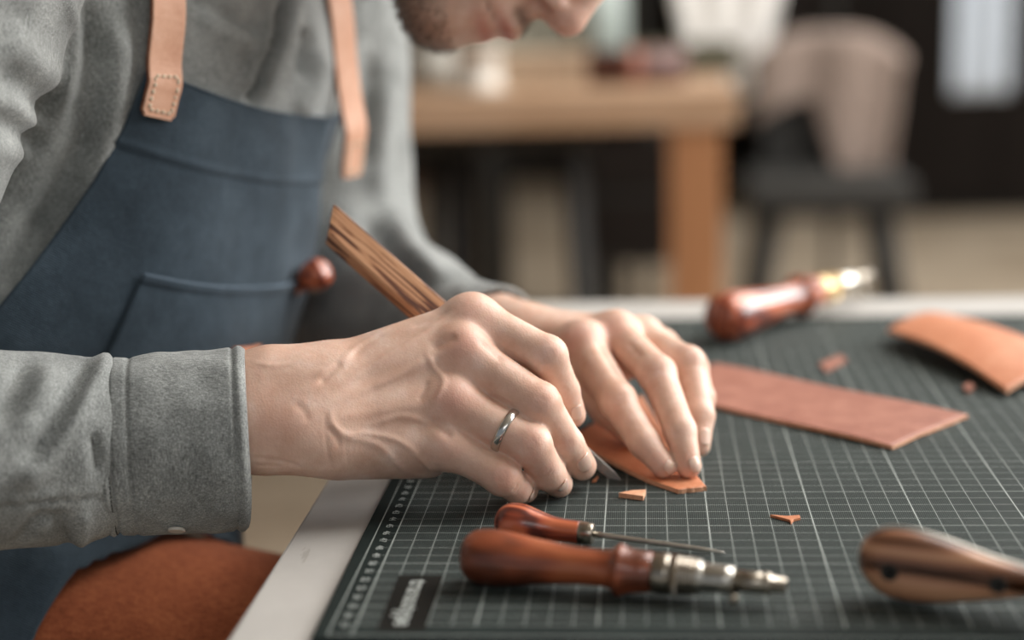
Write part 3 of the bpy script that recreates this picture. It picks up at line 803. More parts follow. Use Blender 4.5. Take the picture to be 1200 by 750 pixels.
# right forearm sleeve: the long diagonal pleat, the placket seam, puckers
fold((128, 408), (108, 440), (80, 490), (45, 540), (20, 572), a=0.65, w=.55)
fold((112, 418), (92, 455), (62, 505), (28, 548), a=-0.90, w=.42)
fold((60, 425), (45, 470), (20, 520), a=0.36, w=.7); fold((30, 420), (18, 460), (-5, 510), a=-0.43, w=.5)
fold((-20, 584), (40, 581), (90, 580), (122, 578), a=0.17, w=.12); fold((-20, 590), (40, 588), (90, 587), (122, 586), a=-0.23, w=.10)
fold((20, 640), (35, 612), (60, 600), a=-0.32, w=.35); fold((80, 640), (72, 615), (66, 600), a=-0.43, w=.3); fold((95, 640), (98, 618), (100, 600), a=0.32, w=.3)
fold((108, 505), (114, 530), (116, 560), a=-0.36, w=.25)
fold((-60, 600), (-20, 560), (10, 480), a=0.58, w=1.0)
# upper arm: armhole seam and slanting folds
fold((74, -20), (86, 40), (84, 90), (66, 140), a=.30, w=.40); fold((101, -20), (106, 40), (98, 100), (82, 150), a=-.4, w=.35)
fold((0, 85), (35, 105), (58, 138), a=-.42, w=.7); fold((-10, 140), (20, 150), (48, 172), a=-.40, w=.6)
fold((10, 40), (40, 70), (66, 100), a=.30, w=.9); fold((0, 15), (40, 30), a=-.22, w=.9); fold((-10, 110), (20, 128), (45, 155), a=.25, w=.5)
fold((-10, 175), (15, 180), (35, 184), a=.2, w=.5)
# chest beside the bib
fold((112, 0), (118, 80), (105, 150), (70, 230), (10, 330), a=-0.80, w=.9); fold((132, 20), (134, 90), (118, 170), (80, 260), a=0.72, w=.9)
fold((55, 250), (40, 300), (0, 350), a=-0.51, w=.8); fold((70, 260), (52, 310), (20, 345), a=0.43, w=.6)
fold((225, -5), (265, 18), (310, 42), a=-0.80, w=.6); fold((235, 12), (270, 32), (300, 52), a=0.43, w=.8)
fold((350, -10), (332, 25), (312, 75), (295, 122), a=-2.4, w=.55); fold((322, 20), (302, 70), (284, 110), a=0.58, w=.7)
fold((362, 30), (362, 60), (350, 90), a=-1.30, w=.8); fold((378, 60), (362, 110), (340, 135), a=0.58, w=.9)
# left sleeve
fold((440, 60), (432, 130), (425, 200), a=-0.87, w=1.1); fold((452, 90), (448, 170), (440, 240), a=0.58, w=1.0); fold((430, 250), (455, 300), (500, 340), a=-0.87, w=1.0)
fold((455, 235), (480, 290), (520, 330), a=0.58, w=.9)
sn = vnormals(sv, sq); sv = strokes(sv, sn, sf)
import mathutils.noise as mn
sv = sv+sn*np.array([mn.noise(Vector((p[0]*.16, p[1]*.16, p[2]*.16)))*.35 + mn.noise(Vector((p[0]*.5, p[1]*.5, p[2]*.4)))*.10 for p in sv])[:, None]
shirt = mesh_obj('shirt', sv, sq, M_shirt, man)

def cuff(a, b, ra, rb, up, sag, name, mats, seams):
    """hollow turned cuff from a (body side) to b (wrist); ra, rb = half height, half depth"""
    ax = unit(b-a); dn = unit(-up+ax*(up@ax)); sd = np.cross(ax, dn); L_ = np.linalg.norm(b-a)
    nk, ni = 120, 170; vs_ = []; fs_ = []
    rows = [('o', i/(ni-1)) for i in range(ni)]+[('l', 1.0)]+[('i', 1-i/12) for i in range(13)]
    for kind, s_ in rows:
        for k in range(nk):
            q = 2*math.pi*k/nk; ch, cs = math.cos(q), math.sin(q)
            r1 = ra*(1-.06*(1-s_)**2); r2 = rb
            pk = .10*math.sin(9*q+3*s_)*max(0, .35-s_)*2.4+.05*mn.noise(Vector((3*ch+5, 3*cs, s_*6)))*2
            inset = 0
            if kind == 'o':
                for p_, dpt, wd in seams: inset += dpt*math.exp(-((s_-p_)*L_/wd)**2)
                if s_ > .975: inset += (s_-.975)*6
                if s_ < .03: inset += (.03-s_)*8
            elif kind == 'l': inset = .22
            else: inset = .36
            low = max(0, ch)**3
            p = a+ax*(L_*s_)+ax*(-sag*low*(s_ > -1)*s_)+dn*ch*(r1-inset+pk)+sd*cs*(r2-inset+pk)
            vs_.append(p)
    for i in range(len(rows)-1):
        for k in range(nk): k2 = (k+1) % nk; fs_.append((i*nk+k, i*nk+k2, (i+1)*nk+k2, (i+1)*nk+k))
    return mesh_obj(name, vs_, fs_, mats, shirt)
cR = cuff(P(116, 526, 76.9), P(293, 514, 78.0), 4.62, 3.5, A(0, 0, 1), .35, 'cuff', M_shirt,
          [(.915, .10, .10), (.955, -.05, .12), (.03, .16, .10), (.075, -.07, .10), (.115, .15, .10), (.235, .07, .12)])
cuff(LWC-unit(LW-LE)*1.5, LWC+unit(LW-LE)*3.5, 3.5, 3.4, A(0, 0, 1), .2, 'cuff', M_shirt, [(.9, .08, .08), (.06, .12, .1)])
bt = P(207, 621, 76.2); R_ = np.stack([_X, _f, -_D], 1)
mb = MB()
for k, (dx, r) in enumerate([(-.08, .35), (-.03, .45), (.05, .45), (.08, .36)]): pass
mb.lathe([(-.1, .30), (-.06, .42), (.06, .42), (.1, .34), (.05, .25)], 24)
mb.v = [tuple(bt+unit(A(.1, -.55, -.85))*q[0]+_X*q[1]+np.cross(unit(A(.1, -.55, -.85)), _X)*q[2]) for q in mb.v]
o = mb.obj('button', plain('shell_button', '#b8b3aa', .3), cR, True); o['label'] = 'pale shell button on the cuff'
# thread rows sewn round the cuff
def thread_row(a, b, ra, rb, up, sag, f, out):
    ax = unit(b-a); dn = unit(-up+ax*(up@ax)); sd = np.cross(ax, dn); L_ = np.linalg.norm(b-a); mb = MB()
    for k in range(110):
        pts = []
        for h_ in (0, .5, .78):
            q = 2*math.pi*(k+h_)/110; ch, cs = math.cos(q), math.sin(q); pk = .10*math.sin(9*q+3*f)*max(0, .35-f)*2.4+.05*mn.noise(Vector((3*ch+5, 3*cs, f*6)))*2
            low = max(0, ch)**3; pts.append(a+ax*(L_*f)+ax*(-sag*low*f)+dn*ch*(ra*(1-.06*(1-f)**2)+pk+out)+sd*cs*(rb+pk+out))
        mb.tube(pts, .045, 5)
    o = mb.obj('cuff_stitching', M_thread_grey, shirt, True); o['kind'] = 'stuff'; return o
for f_, ot in ((.935, -.06), (.052, -.05), (.098, -.06)): thread_row(P(116, 526, 76.9), P(293, 514, 78.0), 4.62, 3.5, A(0, 0, 1), .35, f_, ot)

# ------------------------------------------------------------------ trousers
def tleg(h, kn, an): return Grp([Cap(h, kn, 9.2, 7.0, 3), Cap(kn, an, 6.8, 5.2, 2.5)], 3)
trouser_sdf = Grp([Ell((RHIP+LHIP)/2, (11.5, 17, 10.5), None, 4), tleg(RHIP, RKN, RAN), tleg(LHIP, LKN, LAN)], 4)
tv, tq = nets(trouser_sdf, trouser_sdf.lo-2, trouser_sdf.hi+2, .8); tv = relax(tv, tq, 2)
tn = vnormals(tv, tq); tv = tv+tn*np.array([mn.noise(Vector(tuple(p*.11)))*.6 for p in tv])[:, None]
mesh_obj('trousers', tv, tq, M_trouser, man)

# ------------------------------------------------------------------ apron: bib wrapped on the chest, skirt over the lap
AX = -11.0
hug = Grp([torso_cloth], 1)
def wrap(th, v, gap=.55):
    """first point met coming in from outside at angle th round the trunk axis, height v"""
    d = N*math.cos(th)+U*math.sin(th); o_ = T(0, v, AX)
    tt = np.arange(30, 4, -.25); f_ = hug.at(o_+d*tt[:, None])-gap; i = int(np.argmax(f_ < 0))
    if f_[i] >= 0: return 8.0
    if i == 0: return tt[0]
    return tt[i]+.25*(f_[i]/(f_[i]-f_[i-1]))*1.0
def edge_th(v, s_=1.0):                  # half opening of the bib at height v below its top
    pts = [(4.5, .93), (2, .95), (-3, 1.06), (-8, 1.28), (-13, 1.5), (-18, 1.66), (-30, 1.75)]
    if s_ < 0: pts = [(4.5, .76), (2, .78), (-2, .82), (-5, .88), (-9, .99), (-13, 1.10), (-20, 1.3), (-30, 1.6)]
    for (a0, b0), (a1, b1) in zip(pts, pts[1:]):
        if v >= a1: return b0+(b1-b0)*(a0-v)/(a0-a1) if v <= a0 else b0
    return pts[-1][1]
NU, NVV = 120, 110; VTOP, VBOT = 1.2, -25.0
Rg = np.zeros((NVV, NU)); 
for i in range(NVV):
    v_ = VTOP+(VBOT-VTOP)*i/(NVV-1)
    for j in range(0, NU, 3):
        Rg[i, j] = wrap((j/(NU-1)*2-1)*edge_th(v_, j/(NU-1)*2-1), v_)
    js = np.arange(0, NU, 3); Rg[i] = np.interp(np.arange(NU), js, Rg[i, js])
for _ in range(10):
    Rp = np.pad(Rg, 1, 'edge'); Rg = np.maximum(Rg, (Rp[:-2, 1:-1]+Rp[2:, 1:-1]+Rp[1:-1, :-2]+Rp[1:-1, 2:])/4)
def bib_point(s_, v_, lift=0.0):
    fi = np.clip((VTOP-v_)/(VTOP-VBOT)*(NVV-1), 0, NVV-1.001); fj = np.clip((s_+1)/2*(NU-1), 0, NU-1.001)
    i, j = int(fi), int(fj); a_, b_ = fi-i, fj-j
    r = (Rg[i, j]*(1-a_)+Rg[i+1, j]*a_)*(1-b_)+(Rg[i, j+1]*(1-a_)+Rg[i+1, j+1]*a_)*b_
    th = s_*edge_th(v_, s_); d = N*math.cos(th)+U*math.sin(th)
    wv = .22*math.sin(2.2*s_*3+.25*v_)*max(0, min(1, (VTOP-v_)/4))+.18*mn.noise(Vector((s_*3, v_*.25, 2)))+.30*math.exp(-((s_-.55+.01*v_)/.10)**2)-.25*math.exp(-((s_-.28+.012*v_)/.12)**2)
    hem = .13*math.exp(-((v_+2.8)/.16)**2)-.03*math.exp(-((v_+3.1)/.15)**2)+(.06 if v_ > -2.85 else 0)
    return T(0, v_, AX)+d*(r+wv+hem+lift)+V*(.9*s_*s_-.35)*max(0, 1+min(0, v_)/10)
def patch(name, f, ns, nv, mat, parent, thick):
    vs_ = [f(i/(ns-1), j/(nv-1)) for j in range(nv) for i in range(ns)]
    fs_ = [(j*ns+i, j*ns+i+1, (j+1)*ns+i+1, (j+1)*ns+i) for j in range(nv-1) for i in range(ns-1)]
    o = mesh_obj(name, vs_, fs_, mat, parent); md = o.modifiers.new('thickness', 'SOLIDIFY'); md.thickness = thick*S; md.offset = 0
    return o
apron = patch('apron', lambda a_, b_: bib_point(a_*2-1, VTOP+(VBOT-VTOP)*b_), 150, 150, M_apron, man, .16)
lap_sdf = Grp([trouser_sdf, torso_cloth], 1.5)
def skirt(a_, b_):
    y = 8+27*a_; x = -34+b_*(20.0+.72*(min(y, 25)-23)); tt = np.arange(4, -40, -.4)
    f_ = lap_sdf.at(np.stack([np.full(len(tt), x), np.full(len(tt), y), tt], 1))-.8; i = int(np.argmax(f_ < 0))
    z = tt[i] if f_[i] < 0 else -22.0
    return A(x, y, max(z, -22))+A(0, 0, .35*math.sin(y*.8+x*.25)+.2*math.sin(x*.6))
o = patch('apron_skirt', skirt, 60, 50, M_apron, apron, .16)
# pocket on the bib
POC = (-.62, .50)
def pocket(a_, b_):
    s0 = POC[0]+.03*b_; s1 = POC[1]-.10*b_; v_ = -9.2-.2*math.sin(a_*3)-12.5*b_
    return bib_point(s0+(s1-s0)*a_, v_, .22+(.14 if b_ < .035 else 0))
pk = patch('pocket', pocket, 70, 90, M_apron, apron, .14)
mb = MB(); mb.tube([bib_point(POC[0]+(POC[1]-POC[0])*a_, -9.25-.2*math.sin(a_*3), .36) for a_ in np.linspace(0, 1, 60)], .075, 8)
o = mb.obj('pocket_piping', M_thread_blue, apron, True); o['label'] = 'pale worn piping along the pocket top'
mb = MB(); mb.tube([bib_point(q_, VTOP, .02) for q_ in np.linspace(-1, 1, 90)], .11, 8); mb.obj('top_hem', M_apron, apron, True)

# leather shoulder straps with their stitching
def strap(s0, nm, face, W_, lo_, swing, out=0.0):
    path = []
    full = Grp([torso_cloth], 1)
    t0_ = bib_point(s0, VTOP, .34)-MB0
    for q_ in np.linspace(0, 1, 8):
        v_ = lo_+(VTOP-lo_)*q_
        path.append(bib_point(s0*edge_th(VTOP, s0)/edge_th(v_, s0), v_, .34) if not out else T(t0_@U+swing*.6*(v_-VTOP), v_, t0_@N+.05*(VTOP-v_)))
    th = s0*edge_th(VTOP, s0); rad = unit(face)
    path = [q_+rad*out for q_ in path]; rel = path[-1]-MB0; u0, n0 = rel@U, rel@N
    # onward up the chest and over the shoulder, lying on the shirt
    for v_ in np.arange(VTOP+1.2, 13, 1.2):
        uu = u0+swing*(v_-VTOP); tt = np.arange(14, -25, -.2); f_ = full.at(np.array([T(uu, v_, q_) for q_ in tt]))-.75
        i = int(np.argmax(f_ < 0)); path.append(T(uu, v_, max(tt[i], n0-.45*(v_-VTOP))))
    for k in range(1, 9):           # over the shoulder, kept on the cloth
        q_ = path[-1]+V*.35-N*1.3
        for _ in range(6):
            f0 = full.at(q_)[0]-.75; g_ = np.array([full.at(q_+A(*e_))[0]-full.at(q_-A(*e_))[0] for e_ in ((.2, 0, 0), (0, .2, 0), (0, 0, .2))]); q_ = q_-unit(g_)*f0
        path.append(q_)
    path = spline(path[::2]+[path[-1]], 70)
    Th = .30; vs_ = []; fs_ = []
    for i, p in enumerate(path):
        t_ = unit(path[min(i+1, len(path)-1)]-path[max(i-1, 0)]); rd = rad if i < len(path)*.72 else unit(rad*.4+V)
        b_ = unit(np.cross(t_, rd)); n_ = unit(np.cross(b_, t_))
        ww = W_*(1 if i > 1 else .86)
        for x_, h_ in ((-1, -Th/2), (1, -Th/2), (1, Th/2-.05), (.93, Th/2), (-.93, Th/2), (-1, Th/2-.05)): vs_.append(p+b_*ww*x_+n_*h_)
    for i in range(len(path)-1):
        for k in range(6): k2 = (k+1) % 6; fs_.append((i*6+k, i*6+k2, (i+1)*6+k2, (i+1)*6+k))
    fs_ += [tuple(range(6)), tuple((len(path)-1)*6+k for k in range(6))[::-1]]
    mb = MB(); mb.add(vs_, fs_); o = mb.obj(nm, M_strap, apron); o.data.materials.append(M_strap_edge)
    for pl in o.data.polygons:
        if set(q_ % 6 for q_ in pl.vertices) <= {0, 1, 2, 5} and len(pl.vertices) == 4 and set(q_ % 6 for q_ in pl.vertices) != {0, 1}: pl.material_index = 1
    # stitches: a square of short thread bars
    mb = MB()
    def at_(x_, l_):            # across, along
        seg = np.cumsum(np.r_[0, np.linalg.norm(np.diff(path, axis=0), axis=1)]); i = int(np.clip(np.searchsorted(seg, l_)-1, 0, len(path)-2))
        p = path[i]+(path[i+1]-path[i])*((l_-seg[i])/(seg[i+1]-seg[i])); t_ = unit(path[i+1]-path[i]); b_ = unit(np.cross(t_, rad)); n_ = unit(np.cross(b_, t_))
        return p+b_*x_+n_*(Th/2+.03)
    w_, l0, l1 = W_*.70, .38, 2.25
    for x0_, y0_, x1_, y1_, n in ((-w_, l0, w_, l0, 4), (-w_, l1, w_, l1, 4), (-w_, l0, -w_, l1, 5), (w_, l0, w_, l1, 5)):
        for k in range(n):
            a0, a1 = (k+.2)/n, (k+.8)/n
            mb.tube([at_(x0_+(x1_-x0_)*q_, y0_+(y1_-y0_)*q_) for q_ in (a0, (a0+a1)/2, a1)], [.06, .10, .06], 6)
    st_ = mb.obj('strap_stitching', M_thread_pale, apron, True); st_['kind'] = 'stuff'; st_['label'] = 'cream thread stitches'
    return o
def th_dir(q_): return N*math.cos(q_)+U*math.sin(q_)
strap(-.90, 'shoulder_strap', th_dir(-.30), 1.05, -1.0, -.03); strap(.85, 'shoulder_strap', th_dir(-.10), 1.05, -2.4, -.40, 1.0)

# ------------------------------------------------------------------ tools and leather on the mat
def frame_thing(name, label, cat, org, xa, za, group=None):
    xa = unit(xa); za = unit(np.asarray(za, float)-xa*(xa@np.asarray(za, float))); ya = np.cross(za, xa)
    o = thing(name, label, cat, group=group)
    mm = Matrix.Identity(4)
    for i in range(3): mm[i][0], mm[i][1], mm[i][2], mm[i][3] = xa[i], ya[i], za[i], org[i]*S
    o.location = mm.to_translation(); o.rotation_euler = mm.to_euler(); return o
def up_of(a, b): return A(0, 0, 1)
# the cutting knife in the right hand: x from the point of the blade up the handle
K0 = PZ(727, 562, .03); K1 = P(386, 262, 84.2)
kn = frame_thing('cutting_knife', 'slim knife with striped zebra-wood handle held in the right hand', 'knife', K0, K1-K0, -_f+.45*unit(-_D+_X))
KL = np.linalg.norm(K1-K0)
mb = MB(); secs = [(3.6, .62), (4.2, .84), (6, .95), (11, 1.0), (KL-.3, 1.0), (KL-.02, .97)]
hy, hz, ch = .80, .70, .10
ring_ = [(-hy+ch, -hz), (hy-ch, -hz), (hy, -hz+ch), (hy, hz-ch), (hy-ch, hz), (-hy+ch, hz), (-hy, hz-ch), (-hy, -hz+ch)]
vs_ = []; fs_ = []
for i, (x, sc_) in enumerate(secs):
    for y, z in ring_:
        sl_ = (-.5*y/hy if x > KL-.5 else 0)
        vs_.append((x+sl_, y*sc_, z*sc_))
for i in range(len(secs)-1):
    for k in range(8): k2 = (k+1) % 8; fs_.append((i*8+k, i*8+k2, (i+1)*8+k2, (i+1)*8+k))
fs_ += [tuple(range(8))[::-1], tuple((len(secs)-1)*8+k for k in range(8))]
mb.add(vs_, fs_).obj('handle', M_zebra, kn, world=False)
mb = MB(); bl = [(0, .02, .03), (.5, .10, .25), (1.8, .12, .34), (4.4, .14, .4)]
vs_ = []
for x, wd, th_ in bl: vs_ += [(x, -wd*.3, -th_), (x, wd*.9+th_*.7, -th_), (x, wd*.35, th_), (x, -wd*.1, th_)]
fs_ = [(i*4+k, i*4+(k+1) % 4, (i+1)*4+(k+1) % 4, (i+1)*4+k) for i in range(3) for k in range(4)]+[(3, 2, 1, 0), (12, 13, 14, 15)]
mb.add(vs_, fs_).obj('blade', M_blade, kn, world=False)

# awl
a0 = PZ(580, 610, .95); a1 = PZ(850, 647.5, .12)
aw = frame_thing('awl', 'small red wooden awl with a long steel needle behind the larger tool', 'awl', a0, a1-a0, (0, 0, 1))
LA = np.linalg.norm(a1-a0); hl_ = LA*.375
prof = [(0, .05), (.06, .35), (.25, .68), (.6, .90), (1.05, .96), (1.5, .92), (2.0, .78), (2.5, .64), (3.0, .56), (3.6, .535), (hl_, .53)]
pr = spline([(x, r, 0) for x, r in prof], 60)[:, :2]
MB().lathe([(x, max(r, .02)) for x, r in pr], 40).obj('handle', M_redwood, aw, True, world=False)
MB().lathe([(hl_-.02, .50), (hl_, .545), (hl_+.62, .50), (hl_+.66, .47), (hl_+.66, .2)], 32).obj('ferrule', M_nickel, aw, True, world=False)
o = MB().lathe([(hl_+.6, .14), (hl_+1.2, .135), (LA-1.0, .105), (LA-.15, .05), (LA, .012)], 16).obj('needle', M_steel, aw, True, world=False)

# the large multi-purpose haft in front and its twin at the back of the mat
def haft(label, org, tip, group):
    h_ = frame_thing('tool_haft', label, 'tool', org, tip-org, (0, 0, 1), group)
    prof = [(0, .04), (.05, .45), (.22, .85), (.6, 1.13), (1.15, 1.24), (1.9, 1.22), (2.8, 1.10), (3.8, .97), (4.8, .86), (5.7, .80), (6.5, .79), (6.9, .84)]
    pr = [(x, max(r, .03)) for x, r, _ in spline([(x, r, 0) for x, r in prof], 70)]
    pr += [(7.12, .98), (7.26, 1.12), (7.36, 1.14), (7.46, 1.10), (7.7, .98), (8.2, .90), (8.72, .86), (8.78, .80)]
    MB().lathe(pr, 56).obj('handle', M_walnut, h_, True, world=False)
    MB().lathe([(8.74, .6), (8.76, .82), (8.95, .86), (9.35, .88), (9.55, .86), (9.56, .78), (9.60, .78), (9.61, .86), (9.9, .86)]+
               [(9.9+.13*k+d, .86-.06*k/6-(.05 if d > .05 else 0)) for k in range(6) for d in (0, .05, .07, .12)]+[(10.75, .78), (10.78, .5)], 40).obj('chuck_collar', M_nickel, h_, True, world=False)
    MB().lathe([(10.7, .5), (10.72, .74), (10.9, .76), (10.95, .60), (11.1, .62), (11.9, .60), (12.3, .58), (12.36, .4)], 36).obj('chuck', M_steel, h_, True, world=False)
    MB().lathe([(12.3, .3), (12.32, .47), (13.55, .45), (13.58, .42), (13.6, .48), (13.9, .47), (13.92, .36), (14.55, .33), (14.6, .25)], 32).obj('tip', M_nickel, h_, True, world=False)
    mb = MB(); mb.lathe([(0, .13), (.55, .13), (.57, .2), (.8, .2), (.84, .12)], 20)
    mb.v = [(12.45-y, -.30-x*.8, -.25-x*.35+z) for x, y, z in mb.v]; mb.obj('thumb_screw', M_nickel, h_, True, world=False)
    return h_
b0 = PZ(541, 650, 1.24); b1 = PZ(921, 686, .95); b1 = b0+unit(b1-b0)*14.6
haft('fat brown wooden tool with a nickel chuck at the front of the mat', b0, b1, None).scale = (.972, 1, 1)
c0 = PZ(838, 375, 1.85); c1 = c0+unit(A(.64, .77, 0))*14.6
hb = haft('red brown wooden tool with brass and steel tip at the back edge of the mat', c0, c1, None)
for ch_ in hb.children:
    if ch_.name.startswith('handle'): ch_.data.materials[0] = M_redwood
    if ch_.name.startswith('chuck_collar'): ch_.data.materials[0] = M_brass
hb.scale = (1.42, 1.42, 1.42)

# leather knife lying at the right: steel tang between two riveted rosewood scales
k0 = PZ(1006, 656, 1.62)
lk = frame_thing('leather_knife', 'stout leather knife with two riveted dark wood scales at right', 'knife', k0, PZ(1200, 678, 1.62)-k0, A(-.12, -.98, .10))
outline = [(0, .35), (.25, .95), (.8, 1.35), (1.7, 1.60), (3.0, 1.62), (4.5, 1.42), (6.0, 1.12), (7.6, .80), (9.4, .56), (11.0, .5),
           (11.0, -.55), (9.4, -.72), (7.6, -1.0), (6.0, -1.25), (4.5, -1.45), (3.0, -1.52), (1.7, -1.40), (.8, -1.02), (.25, -.5), (0, -.05)]
outline = [(x*.74, y) for x, y in outline]
ol = spline(np.c_[np.array(outline), np.zeros(len(outline))][:10], 40)[:, :2].tolist()+spline(np.c_[np.array(outline), np.zeros(len(outline))][10:], 40)[:, :2].tolist()
def slab(ol_, layers, name, mt, par, smooth=True):
    """layers: (z, inset) rings from the bottom up"""
    cx = np.mean([q_[0] for q_ in ol_]); ol_ = np.array(ol_); n = len(ol_)
    t_ = np.roll(ol_, -1, 0)-np.roll(ol_, 1, 0); nn = np.stack([t_[:, 1], -t_[:, 0]], 1); nn /= np.linalg.norm(nn, axis=1)[:, None]+1e-9
    if ((ol_-ol_.mean(0))*nn).sum() < 0: nn = -nn
    vs_ = []; fs_ = []
    for z, ins in layers: vs_ += [(p[0]-q_[0]*ins, p[1]-q_[1]*ins, z) for p, q_ in zip(ol_, nn)]
    for i in range(len(layers)-1):
        for k in range(n): k2 = (k+1) % n; fs_.append((i*n+k, i*n+k2, (i+1)*n+k2, (i+1)*n+k))
    fs_ += [tuple(range(n))[::-1], tuple((len(layers)-1)*n+k for k in range(n))]
    o = MB().add(vs_, fs_).obj(name, mt, par, smooth, world=False); return o
slab(ol, [(-.16, .05), (-.13, 0), (.13, 0), (.16, .05)], 'tang', M_steel, lk)
for sg in (1, -1):
    slab(ol, [(sg*.17, .10), (sg*.35, .10), (sg*.6, .20), (sg*.82, .42), (sg*.92, .75), (sg*.95, 1.1 if False else .95)], 'wood_scale', M_darkwood, lk)
for x in (1.45, 5.75):
    mb = MB(); mb.lathe([(0, .36), (.03, .36), (.07, .31), (.07, .22), (.0, .2)], 24); mb.v = [(x+y, -.12+z, .955+.0+q_) for q_, y, z in mb.v]
    mb.obj('rivet', M_black, lk, True, world=False)
    mb = MB(); mb.lathe([(0, .36), (.03, .36), (.07, .31), (.07, .22), (.0, .2)], 24); mb.v = [(x+y, -.12-z, -.955-q_) for q_, y, z in mb.v]
    mb.obj('rivet', M_black, lk, True, world=False)
mb = MB().add([(x-2.8, y, z) for x, y, z in [(10.6, -.5, -.14), (10.6, .5, -.14), (10.6, .5, .14), (10.6, -.5, .14), (15.5, -1.0, -.08), (15.5, 1.2, -.08), (15.5, 1.2, .08), (15.5, -1.0, .08),
               (17.2, -1.2, -.01), (17.6, 2.0, -.01), (17.6, 2.0, .01), (17.2, -1.2, .01)]],
              [(0, 1, 2, 3)[::-1]]+[(i*4+k, i*4+(k+1) % 4, (i+1)*4+(k+1) % 4, (i+1)*4+k) for i in (0, 1) for k in range(4)]+[(8, 9, 10, 11)])
mb.obj('blade', M_blade, lk, world=False)

# leather pieces: thick sheets over a warped grid of corner points
def sheet(name, label, cn, mt, thick, lift, cat='leather', group=None, ns=40, nv=40, wob=.06):
    c00, c10, c11, c01 = [np.asarray(q_, float) for q_ in cn]        # going round
    org = (c00+c10+c11+c01)/4; org[2] = 0
    top = []; 
    for j in range(nv):
        for i in range(ns):
            a_, b_ = i/(ns-1), j/(nv-1)
            p = c00*(1-a_)*(1-b_)+c10*a_*(1-b_)+c11*a_*b_+c01*(1-a_)*b_
            e_ = min(a_, 1-a_, b_, 1-b_)
            p = p+A(mn.noise(Vector((a_*7, b_*3, thick*9)))*wob, mn.noise(Vector((a_*5, b_*7, 4)))*wob, lift(a_, b_)); top.append(p)
    top = np.array(top); bot = top-A(0, 0, thick)
    n = len(top); vs_ = np.vstack([top, bot])-org; fs_ = []
    for j in range(nv-1):
        for i in range(ns-1):
            q_ = (j*ns+i, j*ns+i+1, (j+1)*ns+i+1, (j+1)*ns+i); fs_.append(q_); fs_.append(tuple(n+k for k in q_[::-1]))
    bd = [i for i in range(ns)]+[j*ns+ns-1 for j in range(1, nv)]+[(nv-1)*ns+i for i in range(ns-2, -1, -1)]+[j*ns for j in range(nv-2, 0, -1)]
    ne = len(fs_)
    for k in range(len(bd)): a_, b_ = bd[k], bd[(k+1) % len(bd)]; fs_.append((b_, a_, n+a_, n+b_))
    o = MB().add(vs_, fs_).obj(name, mt, None); o.location = org*S
    o.data.materials.append(M_lea_edge)
    for k, pl in enumerate(o.data.polygons):
        if k >= ne: pl.material_index = 1
        else: pl.use_smooth = True
    tag(o, label, cat, group); return o
TK = .22
l_ = [PZ(795, 574, TK), PZ(828, 570.5, TK), PZ(752, 478, TK), PZ(668, 528, TK)]
sheet('cut_leather', 'bright orange tan leather being cut under the pressing left hand', l_, M_lea_orange, TK, lambda a_, b_: 1.25*max(0, b_-.25)**1.5)
sheet('leather_strip', 'long flat reddish brown leather strip beyond the left hand', [PZ(1046, 524, .2), PZ(1134, 486, .2), PZ(838, 427, .2), PZ(760, 458, .2)], M_lea_red, .2,
      lambda a_, b_: .05*math.sin(b_*9)+.04*math.sin(a_*5+b_*4)+.05)
sheet('curved_leather', 'light tan leather piece curling up off the mat at far right', [PZ(1040, 388, 1.0), PZ(1180, 461, .3), PZ(1270, 432, .5), PZ(1092, 367, 1.0)], M_lea_orange, .25,
      lambda a_, b_: .7*math.sin(math.pi*(b_*.8+.1))*(.6+.4*a_)+.55*math.sin(math.pi*a_), wob=.03)
def scrap(name, label, pts, th_, mt, tilt=0.0, group=None):
    pts = [np.asarray(p, float) for p in pts]; org = np.mean(pts, 0); n = len(pts); org[2] = 0
    vs_ = [p-org+A(0, 0, th_+tilt*k) for k, p in enumerate(pts)]+[p-org+A(0, 0, .002) for k, p in enumerate(pts)]
    fs_ = [tuple(range(n)), tuple(range(n, 2*n))[::-1]]+[(k, n+k, n+(k+1) % n, (k+1) % n) for k in range(n)]
    o = MB().add(vs_, fs_).obj(name, mt, None, bevel=.02); o.location = org*S; return tag(o, label, 'scrap', group)
scrap('leather_scrap', 'small wedge of cut tan leather below the knife point', [PZ(725, 583), PZ(754, 587), PZ(757, 579), PZ(740, 580)], .26, M_lea_edge)
scrap('leather_scrap', 'thin forked sliver of orange leather alone on the mat at right', [PZ(902, 606), PZ(925, 612), PZ(927, 615), PZ(930, 611.5), PZ(938, 609.5), PZ(937, 606.5), PZ(922, 607.5)], .14, M_lea_orange)
scrap('leather_scrap', 'tiny tan leather crumb by the middle fingertip', [PZ(694, 566), PZ(697, 563.5), PZ(701, 560), PZ(699, 565)], .14, M_lea_orange)
scrap('leather_scrap', 'dark red leather shred between the flat strip and the curled leather', [PZ(1128, 457), PZ(1136, 453), PZ(1142, 457), PZ(1134, 462)], .3, M_lea_red)
scrap('leather_scrap', 'dull red leather shred behind the long flat strip', [PZ(960, 428), PZ(985, 418), PZ(992, 424), PZ(968, 437)], .15, M_lea_red)

# awl handle standing in the apron pocket
ba = bib_point(.40, -9.5, .55); bdir = unit(V*.72+N*.75-U*.1)
pa = frame_thing('pocket_awl', 'glossy red wooden knob of a tool standing in the apron pocket', 'awl', ba+bdir*2.2, -bdir, N)
pr = spline([(x, r, 0) for x, r in [(0, .04), (.08, .5), (.35, .88), (.95, 1.04), (1.6, .92), (2.2, .58), (2.9, .46), (3.6, .44)]], 50)[:, :2]
MB().lathe([(x, max(r, .03)) for x, r in pr], 40).obj('handle', M_redwood, pa, True, world=False)
MB().lathe([(3.5, .38), (3.55, .47), (4.1, .42), (4.12, .1)], 24).obj('ferrule', M_nickel, pa, True, world=False)
